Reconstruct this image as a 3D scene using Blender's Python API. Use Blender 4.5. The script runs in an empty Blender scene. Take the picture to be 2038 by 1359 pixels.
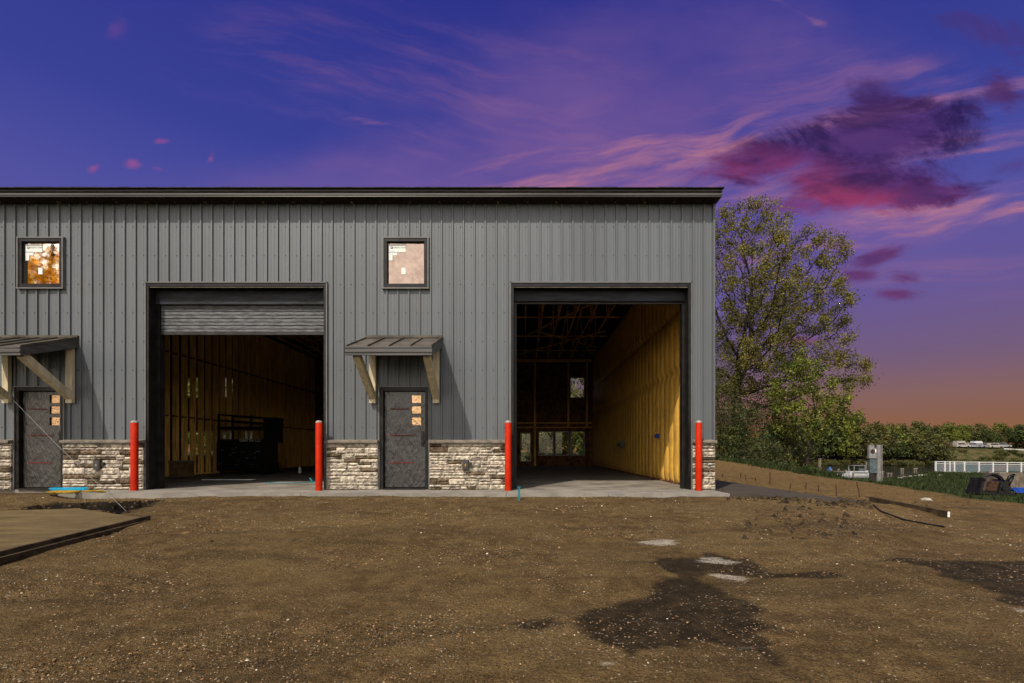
import bpy, math, random
import numpy as np
from mathutils import Vector, Matrix
R = math.radians
random.seed(7); rng = np.random.default_rng(7)
S = bpy.context.scene; C = S.collection
EYE = 0.80; F = 950.0; VX = 1042.0; VY = 898.0      # eye height over the slab; focal length and vanishing point in photo pixels

# ------------------------------------------------------------------ camera
cam = bpy.data.cameras.new('camera'); co = bpy.data.objects.new('camera', cam); C.objects.link(co)
co.location = (0, 0, EYE); co.rotation_euler = (R(90), 0, 0)
cam.sensor_width = 36; cam.lens = 36 * F / 2038
cam.shift_x = -(VX - 1019) / 2038; cam.shift_y = (VY - 679.5) / 2038
cam.clip_start = .05; cam.clip_end = 3000
S.camera = co

# ------------------------------------------------------------------ exposure
S.view_settings.view_transform = 'Standard'; S.view_settings.look = 'None'
S.view_settings.exposure = 1.1; S.view_settings.gamma = 1
S.cycles.diffuse_bounces = 8; S.cycles.max_bounces = 12

# ------------------------------------------------------------------ sun
SUN = Vector((.525, 1.0, -1.37)).normalized()
sl = bpy.data.lights.new('sun', 'SUN'); sl.energy = 3.1; sl.angle = R(.5); sl.color = (1, .92, .79)
so = bpy.data.objects.new('sun', sl); C.objects.link(so)
so.rotation_euler = SUN.to_track_quat('-Z', 'Y').to_euler(); so.location = (-8, -15, 25)

# ------------------------------------------------------------------ node helpers
class X:
    """a socket with arithmetic"""
    def __init__(s, nt, sock): s.nt = nt; s.s = sock
    def _m(s, op, *a):
        n = s.nt.nodes.new('ShaderNodeMath'); n.operation = op
        for i, v in enumerate((s,) + a):
            if isinstance(v, X): s.nt.links.new(v.s, n.inputs[i])
            else: n.inputs[i].default_value = float(v)
        return X(s.nt, n.outputs[0])
    def __add__(s, o): return s._m('ADD', o)
    __radd__ = __add__
    def __sub__(s, o): return s._m('SUBTRACT', o)
    def __rsub__(s, o): return (s * -1) + o
    def __mul__(s, o): return s._m('MULTIPLY', o)
    __rmul__ = __mul__
    def __truediv__(s, o): return s._m('DIVIDE', o)
    def max(s, o): return s._m('MAXIMUM', o)
    def min(s, o): return s._m('MINIMUM', o)
    def pow(s, o): return s._m('POWER', o)
    def sqrt(s): return s._m('SQRT')
    def clamp(s): return s.max(0).min(1)
    def atan2(s, o): return s._m('ARCTAN2', o)
    def asin(s): return s._m('ARCSINE')
    def step(s, a, b):
        n = s.nt.nodes.new('ShaderNodeMapRange'); n.interpolation_type = 'SMOOTHSTEP'
        s.nt.links.new(s.s, n.inputs[0]); n.inputs[1].default_value = a; n.inputs[2].default_value = b
        return X(s.nt, n.outputs[0])
def lin(c): return tuple(((v / 255) / 12.92 if v <= 10 else (((v / 255) + .055) / 1.055) ** 2.4) for v in c)
def xyz(nt, x=0, y=0, z=0):
    n = nt.nodes.new('ShaderNodeCombineXYZ')
    for i, v in enumerate((x, y, z)):
        if isinstance(v, X): nt.links.new(v.s, n.inputs[i])
        else: n.inputs[i].default_value = v
    return n.outputs[0]
def noise(nt, vec, scale=5, detail=4, rough=.55, dist=0):
    n = nt.nodes.new('ShaderNodeTexNoise'); n.inputs['Scale'].default_value = scale
    n.inputs['Detail'].default_value = detail; n.inputs['Roughness'].default_value = rough
    n.inputs['Distortion'].default_value = dist
    if vec is not None: nt.links.new(vec, n.inputs['Vector'])
    return X(nt, n.outputs[0])
def mix(nt, f, a, b, mode='MIX'):
    n = nt.nodes.new('ShaderNodeMix'); n.data_type = 'RGBA'; n.blend_type = mode
    for i, v in ((0, f), (6, a), (7, b)):
        if isinstance(v, X): nt.links.new(v.s, n.inputs[i])
        elif hasattr(v, 'is_linked'): nt.links.new(v, n.inputs[i])
        elif i == 0: n.inputs[0].default_value = v
        else: n.inputs[i].default_value = (*v[:3], 1)
    return n.outputs[2]
def ramp(nt, f, stops):
    n = nt.nodes.new('ShaderNodeValToRGB'); r = n.color_ramp
    while len(r.elements) < len(stops): r.elements.new(.5)
    for e, (p, c) in zip(r.elements, stops): e.position = p; e.color = (*c[:3], 1)
    nt.links.new(f.s, n.inputs[0]); return n.outputs[0]

# ------------------------------------------------------------------ world: dusk sky ahead, bright day sky behind the camera
W = bpy.data.worlds.new('World'); S.world = W; W.use_nodes = True
W.cycles.sampling_method = 'MANUAL'; W.cycles.sample_map_resolution = 512
nt = W.node_tree; nt.nodes.clear()
tc = nt.nodes.new('ShaderNodeTexCoord'); sep = nt.nodes.new('ShaderNodeSeparateXYZ')
nt.links.new(tc.outputs['Generated'], sep.inputs[0])
dx, dy, dz = (X(nt, sep.outputs[i]) for i in range(3))
el = dz.asin() * (180 / math.pi)
g = ramp(nt, (el / 60).clamp(), [(0, lin((146, 98, 60))), (.045, lin((140, 97, 74))), (.09, lin((134, 99, 96))),
    (.15, lin((116, 93, 124))), (.24, lin((104, 88, 148))), (.36, lin((82, 82, 160))), (.50, lin((58, 66, 150))), (.72, lin((46, 52, 138))), (1, lin((36, 36, 112)))])
yy = dy.max(.08); u = dx / yy; v = dz / yy
def UV(px, py): return (px - VX) / F, (VY - py) / F
flow = xyz(nt, u * 1.0, v * 4.0, 0)
nbig = noise(nt, xyz(nt, u * 1.2, v * 2.4, 3.3), 1.6, 5, .55)
nfine = noise(nt, xyz(nt, u, v, 7.7), 9, 7, .62)
def blob(px, py, a, b, rot=0, soft=.5, amp=1.0, nz=None):
    cu, cv = UV(px, py); c, s_ = math.cos(R(rot)), math.sin(R(rot))
    p = ((u - cu) * c + (v - cv) * s_) / (a / F); q = ((v - cv) * c - (u - cu) * s_) / (b / F)
    f = 1 - (p * p + q * q).sqrt() + ((nz or nfine) - .5) * (amp * 2.6)
    return f.step(-.12 - amp * .10, soft + amp * .12)
# broad pink veil
veil = blob(1180, 300, 720, 290, 12, 1.1, .7, nbig) * .8
g = mix(nt, veil, g, lin((118, 88, 152)))
g = mix(nt, blob(760, 420, 560, 130, 0, 1.2, .4, nbig) * .6, g, lin((120, 94, 158)))
g = mix(nt, blob(1650, 480, 560, 110, 6, 1.2, .5, nbig) * .55, g, lin((120, 90, 156)))
# cirrus streaks: stretched along a bending direction
def streaks(rot, sx, sy, seed, scale, lo, hi, bend=.0):
    c, s_ = math.cos(R(rot)), math.sin(R(rot))
    a = u * c + v * s_; b = v * c - u * s_ + u * u * bend
    wob = noise(nt, xyz(nt, a * 1.2, b * 1.2, seed + 5), 2, 3)
    return noise(nt, xyz(nt, a * sx, b * sy + wob * .8, seed), scale, 5, .62).step(lo, hi)
s1 = streaks(12, .9, 7, 1.3, 2.2, .42, .74, -.03) * blob(1600, 340, 900, 230, 10, .8, .6, nbig)
s2 = streaks(-14, 1.0, 7, 4.1, 2.2, .44, .76) * blob(950, 220, 620, 190, -14, .8, .5, nbig)
s3 = streaks(4, .7, 9, 8.2, 2.5, .45, .75) * blob(1900, 545, 500, 60, 3, .9, .5, nbig)
sb = streaks(11, 1.1, 8, 6.6, 3, .28, .78)
def band(px, py, a, b, rot): return blob(px, py, a, b, rot, 1.0, .5, sb) * (sb * .75 + .25)
bands = (band(1230, 335, 320, 62, 13) * .8).max(band(1480, 296, 400, 34, 10)).max(band(1860, 205, 290, 20, 16) * .7).max(band(1850, 440, 380, 44, 8)).max(
    band(1950, 300, 160, 10, 8) * .7).max(band(740, 243, 75, 10, -8) * .8).max(band(1600, 30, 80, 9, -28) * .35).max(band(1450, 395, 160, 10, 4) * .6)
st = s1.max(s2 * .42).max(s3 * .5)
g = mix(nt, (st * .75).clamp(), g, lin((172, 112, 142)))
g = mix(nt, (bands * .66).clamp(), g, lin((212, 134, 132)))
# small lit puffs on the left
puffs = blob(228, 58, 18, 20, 0, .9, 2.2) * .12
for a_ in ((265, 325, 24, 9, -8), (320, 338, 26, 8, -10), (418, 316, 16, 8, 55), (186, 334, 12, 8, 20), (320, 281, 16, 6, 0)):
    puffs = puffs.max(blob(*a_, .9, 2.6) * .5)
g = mix(nt, puffs, g, lin((176, 84, 130)))
# the dark magenta cloud
ncl = noise(nt, xyz(nt, u * 1.0, v * 2.1, 2.2), 5.0, 7, .66, .5)
ncl2 = noise(nt, xyz(nt, u * 1.0, v * 2.4, 5.1), 3.2, 6, .6, .3)
body = blob(1735, 276, 235, 86, 13, .40, .9, ncl)
for a_ in ((1540, 320, 180, 50, 7), (1710, 352, 235, 66, -2), (1820, 388, 140, 30, 2), (1790, 250, 120, 62, 0)):
    body = body.max(blob(*a_, .45, 1.1, ncl))
wisp = blob(1770, 178, 90, 40, 25, .7, 2.2, ncl) * .5
for a_ in ((1985, 186, 46, 38, -20), (1745, 512, 55, 16, 20), (1800, 552, 38, 16, 0), (1785, 584, 52, 11, 0), (1710, 548, 40, 13, 0), (1960, 60, 90, 34, -25), (2010, 330, 60, 18, 10), (1820, 395, 60, 18, 15)):
    wisp = wisp.max(blob(*a_, .7, 1.9, ncl) * (.45 if a_[1] in (60, 330) else .9))
redness = (.95 - ((v - UV(0, 376)[1]) * 9.5 + (u - UV(1560, 0)[0]) * 1.9)).clamp() * ncl2.step(.30, .62)
ccol = mix(nt, redness.clamp(), mix(nt, ncl.step(.42, .62), lin((78, 48, 110)), lin((44, 28, 78))), lin((156, 58, 96)))
ccol = mix(nt, (nfine.step(.52, .75) * .22), ccol, lin((112, 66, 116)))
g = mix(nt, (body * .93).clamp(), g, ccol)
wc = mix(nt, .75, ccol, lin((84, 52, 108)))
g = mix(nt, wisp.clamp(), g, wc)
g = mix(nt, blob(1580, 680, 46, 12, 0, .7, 1.4, ncl) * .7, g, lin((140, 60, 120)))
# day sky behind the viewer
sky = nt.nodes.new('ShaderNodeTexSky'); sky.sky_type = 'NISHITA'; sky.sun_disc = False
sky.sun_elevation = R(50.5); sky.sun_rotation = R(207.7); sky.air_density = 1.2; sky.dust_density = 2.5
hz = (1 - (dz.max(0) / .62)).clamp()
day = mix(nt, 1.0, (0, 0, 0), sky.outputs[0])
sc_ = nt.nodes.new('ShaderNodeVectorMath'); sc_.operation = 'SCALE'; nt.links.new(day, sc_.inputs[0]); sc_.inputs[3].default_value = .09
sc2 = nt.nodes.new('ShaderNodeVectorMath'); sc2.operation = 'SCALE'; sc2.inputs[0].default_value = (.92, .74, .54)
nt.links.new((hz * 1.0 + .08).s, sc2.inputs[3])
ad = nt.nodes.new('ShaderNodeVectorMath'); ad.operation = 'ADD'; nt.links.new(sc_.outputs[0], ad.inputs[0]); nt.links.new(sc2.outputs[0], ad.inputs[1])
back = (dy * -1).step(-.02, .45)
g = mix(nt, 1.0, g, (.467, .467, .467), 'MULTIPLY')      # dusk sky, as seen at this exposure
g = mix(nt, back, g, ad.outputs[0])
bg = nt.nodes.new('ShaderNodeBackground'); nt.links.new(g, bg.inputs[0]); bg.inputs[1].default_value = 1.0
wo = nt.nodes.new('ShaderNodeOutputWorld'); nt.links.new(bg.outputs[0], wo.inputs[0])

# ------------------------------------------------------------------ materials
MATS = {}
INDOOR = ('lumber', 'truss_lumber', 'kraft', 'gypsum', 'dark_board', 'floor_concrete', 'leaf_gold')
def mat(name, col, rough=.7, var=.18, vs=4, bump=0, bs=40, metal=0, island=0, stretch=(1, 1, 1), col2=None, trans=0, spec=.16, hue=0, vlo=.35, vhi=.65):
    m = bpy.data.materials.new(name); m.use_nodes = True; nt = m.node_tree
    b = nt.nodes['Principled BSDF']; b.inputs['Roughness'].default_value = rough; b.inputs['Metallic'].default_value = metal
    b.inputs['Specular IOR Level'].default_value = spec
    tc = nt.nodes.new('ShaderNodeTexCoord'); mp = nt.nodes.new('ShaderNodeMapping'); mp.inputs['Scale'].default_value = stretch
    nt.links.new(tc.outputs['Object'], mp.inputs[0]); vec = mp.outputs[0]
    if name not in INDOOR: col = tuple(x * .595 for x in col); col2 = col2 and tuple(x * .595 for x in col2)
    c2 = col2 or tuple(x * (1 - 2.2 * var) for x in col)
    f = noise(nt, vec, vs, 6, .6).step(vlo, vhi)
    out = mix(nt, f, c2, col)
    if island:
        ge = nt.nodes.new('ShaderNodeNewGeometry'); ri = X(nt, ge.outputs['Random Per Island'])
        hs = nt.nodes.new('ShaderNodeHueSaturation'); nt.links.new(out, hs.inputs['Color'])
        nt.links.new((ri * (2 * island) + (1 - island)).s, hs.inputs['Value'])
        if hue: nt.links.new(((ri * 7.31)._m('FRACT') * (2 * hue) + (.5 - hue)).s, hs.inputs['Hue'])
        out = hs.outputs[0]
    nt.links.new(out, b.inputs['Base Color'])
    if bump:
        bn = nt.nodes.new('ShaderNodeBump'); bn.inputs['Strength'].default_value = min(1, bump); bn.inputs['Distance'].default_value = .02 * max(1, bump)
        nt.links.new(noise(nt, vec, bs, 5, .6).s, bn.inputs['Height']); nt.links.new(bn.outputs[0], b.inputs['Normal'])
    if trans:
        tr = nt.nodes.new('ShaderNodeBsdfTranslucent'); nt.links.new(out, tr.inputs[0])
        ms = nt.nodes.new('ShaderNodeMixShader'); ms.inputs[0].default_value = trans
        nt.links.new(b.outputs[0], ms.inputs[1]); nt.links.new(tr.outputs[0], ms.inputs[2])
        nt.links.new(ms.outputs[0], nt.nodes['Material Output'].inputs[0])
    MATS[name] = m; return m
mat('siding', (.110, .123, .136), .45, .09, 1.2, .10, 260, spec=.35, stretch=(1, 1, .15))
mat('siding_screw', (.04, .04, .04), .5)
mat('trim_light', (.17, .165, .16), .4, .1)
mat('dark_trim', (.018, .016, .016), .38, .3, 6, .1, 80)
mat('dark_metal', (.045, .04, .037), .4, .25, 5, .1, 60)
mat('fascia', (.11, .105, .10), .38, .2, 2, stretch=(.3, 1, 6))
mat('soffit', (.05, .035, .025), .6, .3, 12)
mat('shingle', (.03, .03, .032), .9, .3, 8, .6, 40)
mat('awning_metal', (.11, .09, .072), .36, .25, 2.5, .08, 50)
mat('cedar', (.66, .57, .38), .75, .14, 3, .35, 40, stretch=(4, 4, .6))
mat('stone', (.68, .585, .465), .9, .28, 14, 1.0, 55, island=.25, hue=.012)
mat('stone_brown', (.20, .145, .09), .9, .3, 14, 1.0, 55, island=.3, hue=.012)
mat('stone_cap', (.24, .205, .165), .85, .2, 10, .8, 60)
mat('mortar', (.05, .04, .035), .95)
mat('concrete', (.28, .255, .22), .8, .14, 2.2, .35, 60)
mat('floor_concrete', (.165, .145, .12), .6, .22, 1.5, .2, 40)
mat('fresh_concrete', (.066, .054, .042), .9, .12, 1.8, .3, 50)
mat('tan_concrete', (.158, .110, .048), .9, .2, 2.6, .5, 45, stretch=(.6, 2, 1), vlo=.3, vhi=.7)
mat('orange_paint', (.50, .020, .0005), .6, .12, 7, .12, 50, col2=(.40, .014, .001), spec=.08)
def scuff(name, scale, lo, hi, col):
    nt = MATS[name].node_tree; b = nt.nodes['Principled BSDF']; l = b.inputs['Base Color'].links[0].from_socket
    tc = nt.nodes.new('ShaderNodeTexCoord'); mp = nt.nodes.new('ShaderNodeMapping'); mp.inputs['Scale'].default_value = (1, 1, .5); nt.links.new(tc.outputs['Object'], mp.inputs[0])
    nt.links.new(mix(nt, noise(nt, mp.outputs[0], scale, 3, .8).step(lo, hi) * .8, l, tuple(x * .595 for x in col)), b.inputs['Base Color'])
mat('bollard_cap', (.40, .37, .33), .85, .2, 30, .5, 90)
mat('lumber', (.82, .50, .14), .75, .16, 3, .3, 40, stretch=(3, 3, .5), island=.15)
mat('truss_lumber', (.80, .42, .14), .75, .2, 3, .3, 40, island=.25)
mat('kraft', (.48, .275, .048), .42, .2, 2.0, .8, 9, spec=.5, stretch=(1, 1, 1), col2=(.34, .19, .034))
mat('gypsum', (.78, .72, .62), .9, .05)
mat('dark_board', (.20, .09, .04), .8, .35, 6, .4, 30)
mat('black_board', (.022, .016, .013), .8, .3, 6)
mat('deck_board', (.045, .032, .024), .85, .35, 4)
mat('slat', (.155, .16, .168), .55, .3, 5, .3, 60, stretch=(1.2, 1, 8), spec=.25)
mat('door_black', (.02, .019, .02), .45, .3, 5)
mat('film', (.026, .024, .026), .30, .5, 3.2, 1.0, 16, stretch=(1, 1, .35), spec=.55, col2=(.014, .013, .014))
mat('film_clear', (.085, .085, .088), .28, .35, 2.2, 1.0, 14, stretch=(1.6, 1, .3), spec=.6)
mat('red_print', (.16, .015, .012), .6)
mat('paper', (.80, .80, .76), .7, .03)
mat('ink', (.015, .02, .02), .7); mat('green_ink', (.18, .35, .12), .7); mat('blue_ink', (.05, .25, .5), .7)
mat('hood_metal', (.016, .020, .030), .45, .5, 4, .3, 60, stretch=(.5, 1, 3))
mat('outlet', (.075, .07, .065), .5); mat('brass', (.55, .33, .06), .4, metal=.6)
mat('bark', (.042, .034, .028), .95, .3, 9, 1.0, 25, stretch=(2, 2, .5))
mat('rust', (.085, .04, .022), .85, .3, 20, .4, 80)
mat('galvanised', (.34, .33, .315), .5, .22, 9, .2, 50, metal=.25)
mat('grey_box', (.26, .26, .262), .5, .12, 5)
mat('blue_grey', (.11, .14, .155), .45, .2, 6)
mat('black_plastic', (.012, .012, .013), .4, .2, 8, .2, 60)
mat('white_paint', (.62, .62, .62), .4, .06, 5)
mat('red_paint', (.35, .03, .02), .4); mat('blue_paint', (.03, .10, .30), .4); mat('silver_paint', (.3, .31, .33), .3)
mat('blue_hose', (.01, .30, .50), .35, .1); mat('yellow_hose', (.38, .24, .02), .5, .2, 12); mat('teal_paint', (.02, .20, .24), .5)
mat('tarp_blue', (.01, .05, .30), .5, .25, 6, .6, 9)
mat('wood_grey', (.20, .16, .12), .9, .25, 9, .4, 30, stretch=(1, 1, .4))
mat('plank_wet', (.085, .058, .032), .85, .3, 5, .5, 30)
mat('cardboard', (.26, .16, .08), .85, .2, 6)
mat('tyre', (.015, .015, .015), .8)
mat('leaf_spring', (.24, .20, .030), .6, .2, .7, island=.4, hue=.03, trans=.3, col2=(.085, .088, .028))
mat('leaf_bright', (.20, .215, .028), .6, .2, .9, island=.35, hue=.02, trans=.3, col2=(.10, .125, .024))
mat('leaf_dark', (.085, .105, .022), .6, .2, .6, island=.4, hue=.03, trans=.25, col2=(.045, .065, .022))
mat('leaf_olive', (.145, .13, .030), .6, .2, .4, island=.4, hue=.04, trans=.25, col2=(.055, .065, .024))
mat('leaf_gold', (.88, .50, .05), .6, .15, .8, island=.3, hue=.03, trans=.6)
mat('grass_blade', (.045, .065, .014), .7, .3, 1.2, island=.4, hue=.03, trans=.2)
mat('clod', (.062, .043, .026), 1, .3, 9, .8, 40, island=.4, spec=.05)
mat('clod_tan', (.15, .095, .045), 1, .3, 9, .8, 40, island=.4, spec=.05)
mat('rock_white', (.42, .39, .34), .85, .2, 9, .5, 40, island=.2)

scuff('orange_paint', 34, .69, .73, (.55, .42, .32)); scuff('orange_paint', 6, .60, .75, (.22, .03, .01))
scuff('siding', 2.2, .58, .8, (.11, .105, .095)); scuff('slat', 20, .60, .68, (.05, .05, .05)); scuff('concrete', 30, .64, .70, (.13, .11, .09))
scuff('floor_concrete', 6, .58, .7, (.13, .11, .09)); scuff('tan_concrete', 25, .63, .70, (.06, .045, .025))
def gravel_mat():
    m = bpy.data.materials.new('gravel'); m.use_nodes = True; nt = m.node_tree; b = nt.nodes['Principled BSDF']
    ge = nt.nodes.new('ShaderNodeNewGeometry'); r = X(nt, ge.outputs['Random Per Island'])
    c = ramp(nt, r, [(0, (.05, .04, .03)), (.22, (.10, .075, .05)), (.5, (.17, .10, .05)), (.70, (.30, .15, .065)), (.80, (.15, .16, .15)), (.90, (.38, .22, .10)), (.965, (.45, .33, .2)), (1, (.80, .72, .60))])
    c = mix(nt, 1.0, c, (.56, .56, .54), 'MULTIPLY'); nt.links.new(c, b.inputs['Base Color']); b.inputs['Roughness'].default_value = .85; b.inputs['Specular IOR Level'].default_value = .15; MATS['gravel'] = m
gravel_mat()
def glass_mats():
    m = bpy.data.materials.new('clear_glass'); m.use_nodes = True; nt = m.node_tree; nt.nodes.remove(nt.nodes['Principled BSDF'])
    t = nt.nodes.new('ShaderNodeBsdfTransparent'); gl = nt.nodes.new('ShaderNodeBsdfGlossy'); gl.inputs['Roughness'].default_value = .02
    t.inputs[0].default_value = (.86, .9, .88, 1)
    ms = nt.nodes.new('ShaderNodeMixShader'); ms.inputs[0].default_value = .015
    nt.links.new(t.outputs[0], ms.inputs[1]); nt.links.new(gl.outputs[0], ms.inputs[2]); nt.links.new(ms.outputs[0], nt.nodes['Material Output'].inputs[0])
    MATS['clear_glass'] = m
    def refl(name, col, rough, amt, bump):
        m = bpy.data.materials.new(name); m.use_nodes = True; nt = m.node_tree; b = nt.nodes['Principled BSDF']
        b.inputs['Metallic'].default_value = 1; b.inputs['Roughness'].default_value = rough
        tc = nt.nodes.new('ShaderNodeTexCoord')
        n1 = noise(nt, tc.outputs['Object'], 5, 7, .7).step(.35, .7)
        nt.links.new(mix(nt, n1 * amt, col, tuple(x * .45 for x in col)), b.inputs['Base Color'])
        bn = nt.nodes.new('ShaderNodeBump'); bn.inputs['Strength'].default_value = bump; bn.inputs['Distance'].default_value = .01
        nt.links.new(noise(nt, tc.outputs['Object'], 14, 4).s, bn.inputs['Height']); nt.links.new(bn.outputs[0], b.inputs['Normal'])
        MATS[name] = m
    refl('coated_glass', (.90, .80, .66), .01, .06, .02)
    refl('hazy_glass', (.32, .235, .18), .12, .6, .5)
    refl('film_glass', (.38, .25, .15), .16, .35, 1.0)
    m = bpy.data.materials.new('frosted_panel'); m.use_nodes = True; nt = m.node_tree; b = nt.nodes['Principled BSDF']
    tc = nt.nodes.new('ShaderNodeTexCoord'); n1 = noise(nt, tc.outputs['Object'], .8, 5, .7).step(.35, .65)
    nt.links.new(mix(nt, n1, (.06, .10, .12), (.13, .115, .12)), b.inputs['Base Color']); b.inputs['Roughness'].default_value = .15
    t = nt.nodes.new('ShaderNodeBsdfTransparent'); ms = nt.nodes.new('ShaderNodeMixShader'); ms.inputs[0].default_value = .35
    nt.links.new(b.outputs[0], ms.inputs[1]); nt.links.new(t.outputs[0], ms.inputs[2]); nt.links.new(ms.outputs[0], nt.nodes['Material Output'].inputs[0])
    MATS['frosted_panel'] = m
    m = bpy.data.materials.new('water'); m.use_nodes = True; nt = m.node_tree; b = nt.nodes['Principled BSDF']
    b.inputs['Base Color'].default_value = (.008, .009, .008, 1); b.inputs['Roughness'].default_value = .12
    tc = nt.nodes.new('ShaderNodeTexCoord'); bn = nt.nodes.new('ShaderNodeBump'); bn.inputs['Strength'].default_value = .5; bn.inputs['Distance'].default_value = .06
    nt.links.new(noise(nt, tc.outputs['Object'], 2.5, 4).s, bn.inputs['Height']); nt.links.new(bn.outputs[0], b.inputs['Normal'])
    MATS['water'] = m
glass_mats()
def ground_mat():
    m = bpy.data.materials.new('dirt'); m.use_nodes = True; nt = m.node_tree; b = nt.nodes['Principled BSDF']
    tc = nt.nodes.new('ShaderNodeTexCoord'); P = tc.outputs['Object']
    def att(n):
        a = nt.nodes.new('ShaderNodeAttribute'); a.attribute_name = n; return X(nt, a.outputs['Fac'])
    wet, white, grass = att('wet'), att('white'), att('grass')
    mpn = nt.nodes.new('ShaderNodeMapping'); mpn.inputs['Rotation'].default_value = (0, 0, R(-20)); mpn.inputs['Scale'].default_value = (.35, 1.6, 1); nt.links.new(P, mpn.inputs[0])
    trk = noise(nt, mpn.outputs[0], 1.3, 6, .6)
    big = noise(nt, P, .55, 5, .6); mid = noise(nt, P, 5, 6, .65); fine = noise(nt, P, 62, 3, .8); grit = noise(nt, P, 150, 2, .8)
    c = mix(nt, mid.step(.38, .66), (.080, .049, .018), (.165, .110, .046))
    c = mix(nt, big.step(.42, .62) * .65, c, (.185, .128, .055))
    c = mix(nt, noise(nt, P, 1.1, 6, .65).step(.52, .68) * .5, c, (.070, .045, .020))
    c = mix(nt, trk.step(.50, .64) * .6, c, (.050, .032, .013))
    c = mix(nt, fine.step(.50, .64) * .7, c, (.028, .019, .010))
    c = mix(nt, fine.step(.46, .34) * .5, c, (.20, .135, .068))
    c = mix(nt, grit.step(.54, .66) * .65, c, (.020, .014, .008))
    c = mix(nt, grit.step(.42, .32) * .55, c, (.26, .165, .085))
    vo = nt.nodes.new('ShaderNodeTexVoronoi'); vo.inputs['Scale'].default_value = 42; nt.links.new(P, vo.inputs['Vector'])
    sv = nt.nodes.new('ShaderNodeSeparateColor'); nt.links.new(vo.outputs['Color'], sv.inputs[0])
    r1 = X(nt, sv.outputs[0]); dist = X(nt, vo.outputs['Distance'])
    peb = dist.step(.45, .25) * r1.step(.70, .76) * noise(nt, P, 2.2, 4).step(.40, .56)
    pc = mix(nt, X(nt, sv.outputs[1]).step(.2, .9), (.24, .12, .055), (.46, .38, .28))
    c = mix(nt, peb * .85, c, pc)
    c = mix(nt, att('dry') * .8, c, mix(nt, mid.step(.38, .66), (.115, .068, .027), (.22, .145, .062)))
    c = mix(nt, fine.step(.50, .64) * .5, c, (.03, .02, .011))
    wc = mix(nt, mid.step(.40, .62), (.016, .0105, .005), (.036, .025, .013))
    wc = mix(nt, (noise(nt, mpn.outputs[0], 6, 6, .7).step(.56, .66) * noise(nt, P, 1.3, 3).step(.45, .6)) * .5, wc, (.14, .125, .11))
    wc = mix(nt, peb * .8, wc, pc)
    wetn = (wet * 1.5 + (mid - .5) * 1.6 * (wet * 4).clamp() - .25).clamp()
    c = mix(nt, wetn * .92, c, wc)
    c = mix(nt, (white * 1.3 - .75 + noise(nt, mpn.outputs[0], 16, 5, .85).step(.44, .60)).clamp() * white.step(.02, .4) * grit.step(.40, .52) * .8, c, (.62, .58, .53))
    gr = mix(nt, mid.step(.35, .65), (.018, .028, .008), (.040, .055, .014))
    gr = mix(nt, fine.step(.5, .7) * .6, gr, (.018, .028, .009))
    far = att('brush')
    gr = mix(nt, far * big.step(.4, .6), gr, (.085, .065, .03))
    c = mix(nt, grass, c, gr)
    c = mix(nt, att('pit') * .92, c, (.008, .006, .004))  # pit area given a near-black base colour
    c = mix(nt, 1.0, c, (.665, .65, .61), 'MULTIPLY')
    nt.links.new(c, b.inputs['Base Color'])
    nt.links.new((wet * -.08 + .95).s, b.inputs['Roughness']); b.inputs['Specular IOR Level'].default_value = .10
    bn = nt.nodes.new('ShaderNodeBump'); bn.inputs['Strength'].default_value = 1; bn.inputs['Distance'].default_value = .035
    nt.links.new((fine * .55 + mid * 1.2 + peb * .5 + grit * .35 + noise(nt, P, 22, 4, .6) * .9).s, bn.inputs['Height']); nt.links.new(bn.outputs[0], b.inputs['Normal'])
    MATS['dirt'] = m
ground_mat()

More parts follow.
